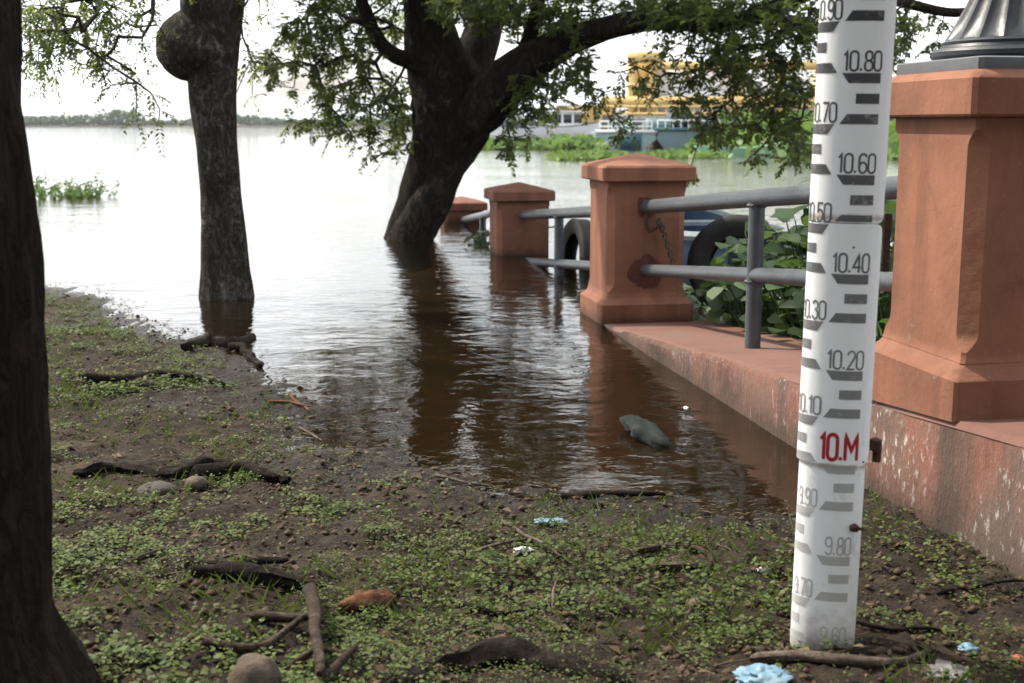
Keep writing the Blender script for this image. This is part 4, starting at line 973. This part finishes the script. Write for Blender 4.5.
def tyre(label, c, Rr, rr, nrm, tilt=0.0):
    o = thing('tyre', label, 'tyre', tuple(c), 'old tyres hung as fenders')
    n = Vector(nrm).normalized(); u = n.cross(Vector((0, 0, 1))).normalized(); v = u.cross(n)
    def tor(R0, prof, mat, name):
        mb = MB(); V = []; seg = 56; k = len(prof)
        for i in range(seg):
            a = 2*math.pi*i/seg; d_ = u*math.cos(a) + v*math.sin(a)
            for (pr, pn) in prof: V.append(Vector(c) + d_*(R0+pr) + n*pn)
        mb.add(V, [[i*k+j, i*k+(j+1) % k, ((i+1) % seg)*k+(j+1) % k, ((i+1) % seg)*k+j] for i in range(seg) for j in range(k)]); mb.build(name, mat, o, 40)
    w = rr*.95
    tor(Rr, [(0, -w*.7), (-.012, -w*.85), (-.04, -w), (-rr*.9, -w*.9), (-rr*1.45, -w*.62), (-rr*1.5, -w*.5), (-rr*1.25, -w*.5), (-.03, -w*.7), (-.03, w*.7), (-rr*1.25, w*.5), (-rr*1.5, w*.5), (-rr*1.45, w*.62), (-rr*.9, w*.9), (-.04, w), (-.012, w*.85), (0, w*.7)], M['rubber'], 'carcass')
    tor(Rr - .05, [(0, -w*1.02), (-.012, -w*1.05), (-.024, -w*1.02), (-.012, -w*.9)], M['rubber'], 'sidewall_rib')
    return o
tyre('large black tyre leaning behind the railing beside the blue boat', W(738, 265, 7.4), .295, .088, (-.35, -1, .18))
tyre('black tyre seen edge on in the water between two pillars', W(577, 262, 10.4), .36, .085, (-.97, -.25, .08))
def leafy(label, c, n, h, spread, ls, mat=None, group='leafy plants behind the railing', name='leafy_plant', cat='plant'):
    o = thing(name, label, cat, tuple(c), group); st = lf = MB(); C, D, N, L = [], [], [], []
    for i in range(n):
        a = rng.uniform(0, 2*math.pi); rr = spread*math.sqrt(rng.random()); hh = h*(.35+.65*rng.random())*(1-.35*rr/spread); b = Vector(c) + Vector((math.cos(a)*rr*.55, math.sin(a)*rr*.55, -.02)); t_ = Vector(c) + Vector((math.cos(a)*rr, math.sin(a)*rr, hh))
        tube(st, [b, b.lerp(t_, .5) + Vector((0, 0, .03)), t_], [.006, .005, .003], 5, .1)
        k = rng.integers(2, 5)
        for j in range(k):
            az = rng.uniform(0, 2*math.pi); d_ = np.array((math.cos(az), math.sin(az), rng.uniform(-.5, .5))); C.append(np.array(t_) - np.array((0, 0, .07*j))); D.append(d_); N.append(np.array((rng.normal()*.4, rng.normal()*.4 - .3, 1))); L.append(ls*rng.uniform(.6, 1.25))
    L = np.array(L); leaves(lf, C, D, N, L, L*.72, 0, .16, 'round')
    lf.build('foliage', mat or M['broad'], o, 0); return o
spots = [(2.15, 1.0, 'dark leafy plant filling the gap between gauge and large pillar', 44, .80), (3.1, 1.15, 'tallest leafy plant behind the railing, left of the gauge top', 50, .86), (3.75, 1.0, 'broad leafy plant just right of the railing post', 40, .34),
         (3.95, 1.45, 'leafy plant growing behind the post and the tyre', 34, .26), (2.7, 1.7, 'leafy plant at the back behind the tallest one', 44, .84), (4.45, .92, 'low leafy plant at the base of the tyre', 18, .10), (1.7, 1.3, 'leafy plant hidden mostly behind the large pillar', 36, .7), (2.7, .88, 'low leafy plant at the wall back edge by the gauge', 46, .50), (3.3, .88, 'low leafy plant at the wall back edge by the post', 50, .56)]
for t_, s_, lab, n, h in spots:
    c = wp(t_, s_, 0.02); leafy(lab, c, int(n*1.5), h*1.28, .42, .125)
leafy('small green water plant between the third pillar and the capped one', P(482, 246, .0), 12, .16, .14, .09, None, None)
# wire between the pillars
mb = MB(); tube(mb, [wp(SP*1.62, .3, .42), wp(SP*1.75, .3, .33), wp(SP*1.95, .3, .36)], [.006]*3, 6, .1); tag(mb.build('wire', M['rust'], None, 60), 'thin slack wire between the second and third pillars', 'wire')

# ------------------------------------------------------------------ out on the river
# left water bush
c = P(66, 197); bush = thing('water_bush', 'sprawling green bush growing out of the river at left', 'bush', tuple(c))
st = lf = MB(); C, D, N, L = [], [], [], []
for i in range(95):
    x0 = rng.uniform(-1.3, .45); b = Vector((c.x + x0, c.y + rng.normal()*.25, -.02)); lean = rng.uniform(-.4, 1.5); hh = rng.uniform(.04, .42)*(1 - .35*abs(x0+.5))*(1.5 if rng.random() < .15 else 1); t_ = b + Vector((lean*hh*1.4, rng.normal()*.1, hh))
    tube(st, [b, b.lerp(t_, .5) + Vector((-.02, 0, .05)), t_], [.007, .005, .003], 4, .12)
    for j in range(16):
        u = rng.uniform(.15, 1); q_ = b.lerp(t_, u); C.append(q_); D.append(rvec(1)[0]); N.append(rvec(1)[0]); L.append(rng.uniform(.04, .085))
for i in range(10):
    x0 = rng.uniform(.1, .75); b = Vector((c.x + x0, c.y + rng.normal()*.2, -.02)); t_ = b + Vector((rng.uniform(.05, .2), 0, rng.uniform(.05, .30)))
    tube(st, [b, t_], [.006, .003], 4, .1)
    for j in range(7): C.append(b.lerp(t_, rng.uniform(.3, 1))); D.append(rvec(1)[0]); N.append(rvec(1)[0]); L.append(rng.uniform(.05, .09))
L = np.array(L); leaves(lf, C, D, N, L, L*.45, 0, .15); lf.build('foliage', M['mat_green'], bush, 0)

# floating plant mats along the harbour
mb = MB(); C, D, N, L = [], [], [], []
def hy(px0, px1, py, h, n, dep=4.0, ls=.35):
    a, b = P(px0, py), P(px1, py)
    for i in range(n):
        u = rng.random(); q_ = a.lerp(b, u); e = (4*u*(1-u))**.5; q_.y += rng.normal()*dep*.35; hh = h*rng.random()*e*(.6+.4*float(vnoise(u*12, px0, 0, 3)))
        C.append((q_.x, q_.y, max(0.02, hh))); v = rvec(1)[0]; v[2] = abs(v[2])*.8; D.append(v); N.append(rvec(1)[0]+np.array((0, -.5, .6))); L.append(ls*rng.uniform(.6, 1.3))
hy(480, 602, 148, .6, 1300, 6, .4); hy(550, 630, 158.5, .22, 800, 3, .2); hy(640, 722, 157, .2, 420, 3, .2); hy(702, 905, 150, 1.9, 3400, 9, .5); hy(850, 1100, 156, 1.2, 1200, 8, .5)
L = np.array(L); leaves(mb, C, D, N, L, L*.7, 0, .15, 'round'); tag(mb.build('floating_plants', M['mat_green'], smooth=0), kind='stuff')

def place(px, py): p = P(px, py); return p
# white cabin boat
c = P(566, 141); k = ppm(c.y)
b, T = boat('cabin_boat', 'white cabin boat moored left of the pale green barge', 'boat', (c.x, c.y+2), R(-25), 5.6, 2.2, 1.0, (M['white'], M['boat_dark']), .35)
Mx = Matrix.Translation((c.x, c.y+2, 0)) @ Matrix.Rotation(R(-25), 4, 'Z')
mb = MB(); box(mb, (-1.6, -.85, .9), (1.0, .85, 2.0), 0, Mx); box(mb, (-1.9, -1.0, 2.0), (1.3, 1.0, 2.12), 0, Mx); mb.build('cabin', M['white'], b, 30)
for x0 in (-1.4, -.55, .25):
    mb = MB(); box(mb, (x0, -.87, 1.25), (x0+.62, -.84, 1.85), 0, Mx); mb.build('window', M['window'], b, 0)
mb = MB(); box(mb, (1.0, -.7, 1.25), (1.03, .7, 1.85), 0, Mx); mb.build('window', M['window'], b, 0)
c2 = P(528, 141); b2, T2_ = boat('launch', 'low white launch with a blue awning at the far left of the harbour', 'boat', (c2.x, c2.y+3), R(175), 5.5, 2.0, .9, (M['white'], M['boat_blue']), .4)
Mx = Matrix.Translation((c2.x, c2.y+3, 0)) @ Matrix.Rotation(R(175), 4, 'Z')
mb = MB(); box(mb, (-1.8, -.8, 2.2), (1.2, .8, 2.32), 0, Mx)
for a in (-1.7, 1.1):
    for d_ in (-.7, .7): box(mb, (a-.04, d_-.04, .6), (a+.04, d_+.04, 2.2), 0, Mx)
mb.build('awning', M['boat_blue'], b2, 0)
# barges
def barge(label, px0, px1, py, H, mats, deck, yaw=0.0, dep=5.0):
    a, b_ = P(px0, py), P(px1, py); cx_, cy_ = (a.x+b_.x)/2, (a.y+b_.y)/2; Ln = (b_-a).length
    o = thing('barge', label, 'barge', (cx_, cy_, 0), 'moored barges'); Mx = Matrix.Translation((cx_, cy_, 0)) @ Matrix.Rotation(yaw, 4, 'Z')
    mb = MB(); pr = [(-Ln/2+.8, -.5), (-Ln/2, H*.55), (-Ln/2-.1, H), (Ln/2+.2, H*1.12), (Ln/2, H*.5), (Ln/2-1.2, -.5)]
    V = [Mx @ Vector((x, yy, z)) for yy in (0, dep) for x, z in pr]
    mb.add(V, [[0, 5, 4, 3, 2, 1], [6, 7, 8, 9, 10, 11]] + [[i, (i+1) % 6, (i+1) % 6+6, i+6] for i in range(6)]); mb.build('hull', mats[0], o, 20)
    mb = MB(); V = []
    box(mb, (-Ln/2-.1, -.06, H-.02), (Ln/2+.1, -.002, H+.14), 0, Mx); mb.build('rubbing_strake', mats[1], o, 0)
    deck(o, Mx, Ln, H); return o
def deck1(o, Mx, Ln, H):
    mb = MB(); box(mb, (-Ln*.18, .5, H), (Ln*.15, 3, H+.6), 0, Mx); mb.build('deckhouse', M['teal'], o, 0)
    mb = MB(); box(mb, (-Ln*.10, -.09, -.1), (Ln*.26, -.065, H*1.0), 0, Mx); mb.build('dark_panel', M['teal_dark'], o, 0)
    mb = MB()
    for i in range(7): x = -Ln*.45 + Ln*.9*i/6; tube(mb, [Mx @ Vector((x, .3, H)), Mx @ Vector((x, .3, H+.55))], [.03]*2, 5, 1)
    for z in (.3, .55): tube(mb, [Mx @ Vector((-Ln*.45, .3, H+z)), Mx @ Vector((Ln*.45, .3, H+z))], [.035]*2, 5, 5)
    mb.build('deck_rail', M['white'], o, 0)
def deck2(o, Mx, Ln, H):
    for x, w, h in ((-Ln*.36, 1.4, .6), (-.1*Ln, .9, .9), (.2*Ln, 1.6, .45)):
        mb = MB(); box(mb, (x-w/2, 1, H), (x+w/2, 3, H+h), 0, Mx); mb.build('deck_crate', M['bluegrey'] if h < .8 else M['boat_dark'], o, 0)
    mb = MB()
    for i in range(9): x = -Ln*.47 + Ln*.94*i/8; tube(mb, [Mx @ Vector((x, .3, H)), Mx @ Vector((x, .3, H+.5))], [.03]*2, 5, 1)
    tube(mb, [Mx @ Vector((-Ln*.47, .3, H+.5)), Mx @ Vector((Ln*.47, .3, H+.5))], [.035]*2, 5, 5); mb.build('deck_rail', M['white'], o, 0)
barge('pale green barge with a dark square panel in its side', 597, 655, 148, .75, (M['teal'], M['white']), deck1)
barge('long blue grey barge with cargo beneath the yellow terrace', 656, 722, 148, .85, (M['bluegrey'], M['teal_dark']), deck2)
barge('dark blue barge behind the floating plants, right of the blue grey one', 722, 830, 143, .9, (M['boat_blue'], M['white']), deck2)
cc = P(738, 154); boat('canoe', 'light green canoe drawn up at the edge of the floating plants', 'canoe', (cc.x, cc.y), R(6), 3.4, .7, .22, (M['canoe'], M['canoe']), .9)

# the yellow industrial building on the quay
YB = 105.0; k = ppm(YB)
def wx(px): return W(px, 124, YB).x
def wz(py): return W(512, py, YB).z
q0 = thing('quay', 'grey stone quay under the yellow building', 'quay', (wx(740), YB, 0))
mb = MB(); box(mb, (wx(596), YB-6, -1), (wx(1400), YB+30, wz(125))); mb.build('quay_wall', M['stone_grey'], q0, 0)
yb = thing('industrial_building', 'yellow framed industrial building with white wall panels behind the barges', 'building', (wx(720), YB, wz(125)))
mb = MB(); box(mb, (wx(650), YB+.4, wz(125)), (wx(742), YB+8, wz(68))); box(mb, (wx(742), YB+3, wz(125)), (wx(900), YB+10, wz(62))); mb.build('wall', M['white'], yb, 0)
for px in (631, 652, 738, 780, 816, 850, 884):
    mb = MB(); box(mb, (wx(px)-.28, YB-.4, wz(125)), (wx(px)+.28, YB+.35, wz(58 if px < 660 else 66)))
    mb.build('column', M['yellow'], yb, 0)
mb = MB()
for py, h, p0, p1_ in ((58, .9, 626, 662), (66, .7, 650, 890), (101, .7, 600, 890), (86, .35, 626, 656)): box(mb, (wx(p0), YB-.55, wz(py)-h/2), (wx(p1_), YB-.42, wz(py)+h/2))
mb.build('beams', M['yellow'], yb, 0)
mb = MB(); box(mb, (wx(632), YB+.5, wz(125)), (wx(650), YB+5, wz(60))); mb.build('tower', M['yellow'], yb, 0)
mb = MB()
for px in range(600, 900, 9): box(mb, (wx(px)-.06, YB-2.1, wz(122)), (wx(px)+.06, YB-1.98, wz(107)))
for py in (107, 114): box(mb, (wx(600), YB-2.14, wz(py)-.1), (wx(896), YB-1.94, wz(py)+.1))
mb.build('terrace_railing', M['yellow'], yb, 0)
mb = MB(); box(mb, (wx(600), YB-2, wz(125)), (wx(900), YB+.2, wz(116))); mb.build('terrace', M['boat_pale'], yb, 0)
for px in (755, 790, 825):
    mb = MB(); box(mb, (wx(px), YB+2.9, wz(96)), (wx(px+12), YB+2.97, wz(80))); mb.build('window', M['boat_pale'], yb, 0)
yb2 = thing('shed', 'low yellow shed at the left end of the quay behind the white cabin boat', 'shed', (wx(585), YB+4, 0))
mb = MB(); box(mb, (wx(560), YB+2, 0), (wx(618), YB+8, wz(106))); mb.build('wall', M['yellow'], yb2, 0)
mb = MB(); box(mb, (wx(557), YB+1.4, wz(106)), (wx(621), YB+8.6, wz(104))); mb.build('roof', M['white'], yb2, 0)

# ------------------------------------------------------------------ the far shore
mb = MB(); V = []; n = 60
for i in range(n):
    x = -2600 + 5200*i/(n-1); V += [(x, 620 + 12*math.sin(i*1.3), -2), (x, 632 + 12*math.sin(i*1.3), .7), (x, 3000, 3)]
mb.add(V, [[i*3+j, (i+1)*3+j, (i+1)*3+j+1, i*3+j+1] for i in range(n-1) for j in range(2)]); tag(mb.build('far_bank', M['ground'], smooth=180), kind='structure')
mb = MB(); C, D, N, L = [], [], [], []
for i in range(900):
    x = rng.uniform(-380, 330); hgt = 4.6 + 3.4*float(fbm(np.array([x*.035]), np.array([3.0]), 0, 71, 3)[0])
    if abs(x + 195) < 8: hgt += 3.5
    hgt = max(3, hgt); y0 = 628 + rng.uniform(0, 20); n_ = 26
    v = rng.normal(size=(n_, 3)); v /= np.linalg.norm(v, axis=1)[:, None]
    q_ = np.array((x, y0, hgt*.5)) + v*np.array((4.0, 4, hgt*.5))*rng.random((n_, 1))**.3
    C += list(q_); D += list(rvec(n_)); N += list(rvec(n_)+np.array((0, -.8, .6))); L += list(rng.uniform(1.2, 2.2, n_))
L = np.array(L); leaves(mb, C, D, N, L, L*.8, 0, .1, 'round'); tag(mb.build('far_woods', M['hill_leaf'], smooth=0), kind='stuff')

hzm = NT('river_haze'); pv = hzm.n('ShaderNodeVolumePrincipled'); pv.inputs['Color'].default_value = (.82, .88, .95, 1); pv.inputs['Density'].default_value = .00016; pv.inputs['Anisotropy'].default_value = .2
hzm.l(pv.outputs[0], hzm.out.inputs['Volume'])
mb = MB(); box(mb, (-5600, -160, -8), (5600, 5600, 40)); tag(mb.build('haze', hzm.m, smooth=0), kind='stuff')

# ------------------------------------------------------------------ light, sky, camera
SUN_EL, SUN_AZ = R(48), R(-58)            # azimuth from +Y (straight ahead), negative = left
w = bpy.data.worlds.new('World'); SC.world = w; w.use_nodes = True; nt_ = w.node_tree; nt_.nodes.clear()
sky = nt_.nodes.new('ShaderNodeTexSky'); sky.sky_type = 'NISHITA'; sky.sun_disc = False; sky.sun_elevation = SUN_EL; sky.sun_rotation = SUN_AZ
sky.air_density = 1.0; sky.dust_density = 3.0; sky.ozone_density = 1.0
tc = nt_.nodes.new('ShaderNodeTexCoord'); mp = nt_.nodes.new('ShaderNodeMapping'); mp.inputs['Scale'].default_value = (1, 1, 2.6); nt_.links.new(tc.outputs['Generated'], mp.inputs[0])
cn = nt_.nodes.new('ShaderNodeTexNoise'); cn.inputs['Scale'].default_value = 2.4; cn.inputs['Detail'].default_value = 7; nt_.links.new(mp.outputs[0], cn.inputs['Vector'])
cr = nt_.nodes.new('ShaderNodeValToRGB'); cr.color_ramp.elements[0].position = .36; cr.color_ramp.elements[1].position = .56; nt_.links.new(cn.outputs['Fac'], cr.inputs[0])
mx = nt_.nodes.new('ShaderNodeMixRGB'); nt_.links.new(cr.outputs[0], mx.inputs[0]); nt_.links.new(sky.outputs[0], mx.inputs[1]); mx.inputs[2].default_value = (11.5, 11.8, 12.2, 1)
bg = nt_.nodes.new('ShaderNodeBackground'); bg.inputs[1].default_value = .10; nt_.links.new(mx.outputs[0], bg.inputs[0])
wo = nt_.nodes.new('ShaderNodeOutputWorld'); nt_.links.new(bg.outputs[0], wo.inputs[0])
sd = bpy.data.lights.new('sun', 'SUN'); sd.energy = 3.3; sd.angle = R(1.5); sd.color = (1, .93, .80)
so = link(bpy.data.objects.new('sun', sd)); dirv = Vector((math.sin(SUN_AZ)*math.cos(SUN_EL), math.cos(SUN_AZ)*math.cos(SUN_EL), math.sin(SUN_EL)))
so.rotation_euler = (-dirv).to_track_quat('-Z', 'Y').to_euler(); so.location = (0, 0, 30)

cam = bpy.data.cameras.new('camera'); cam.sensor_width = 22.3; cam.lens = F_PX*22.3/1024; cam.clip_start = .05; cam.clip_end = 12000
cam.dof.use_dof = True; cam.dof.focus_distance = 4.0; cam.dof.aperture_fstop = 3.4
co = link(bpy.data.objects.new('camera', cam)); co.location = (0, 0, EYE); co.rotation_euler = (math.pi/2 - PITCH, 0, 0); SC.camera = co
SC.view_settings.view_transform = 'Standard'; SC.view_settings.look = 'None'; SC.view_settings.gamma = 1.0; SC.view_settings.use_curve_mapping = False
SC.view_settings.exposure = 1.12
SC.cycles.max_bounces = 8; SC.cycles.transparent_max_bounces = 8; SC.cycles.use_denoising = True
SC.cycles.caustics_reflective = False; SC.cycles.caustics_refractive = False
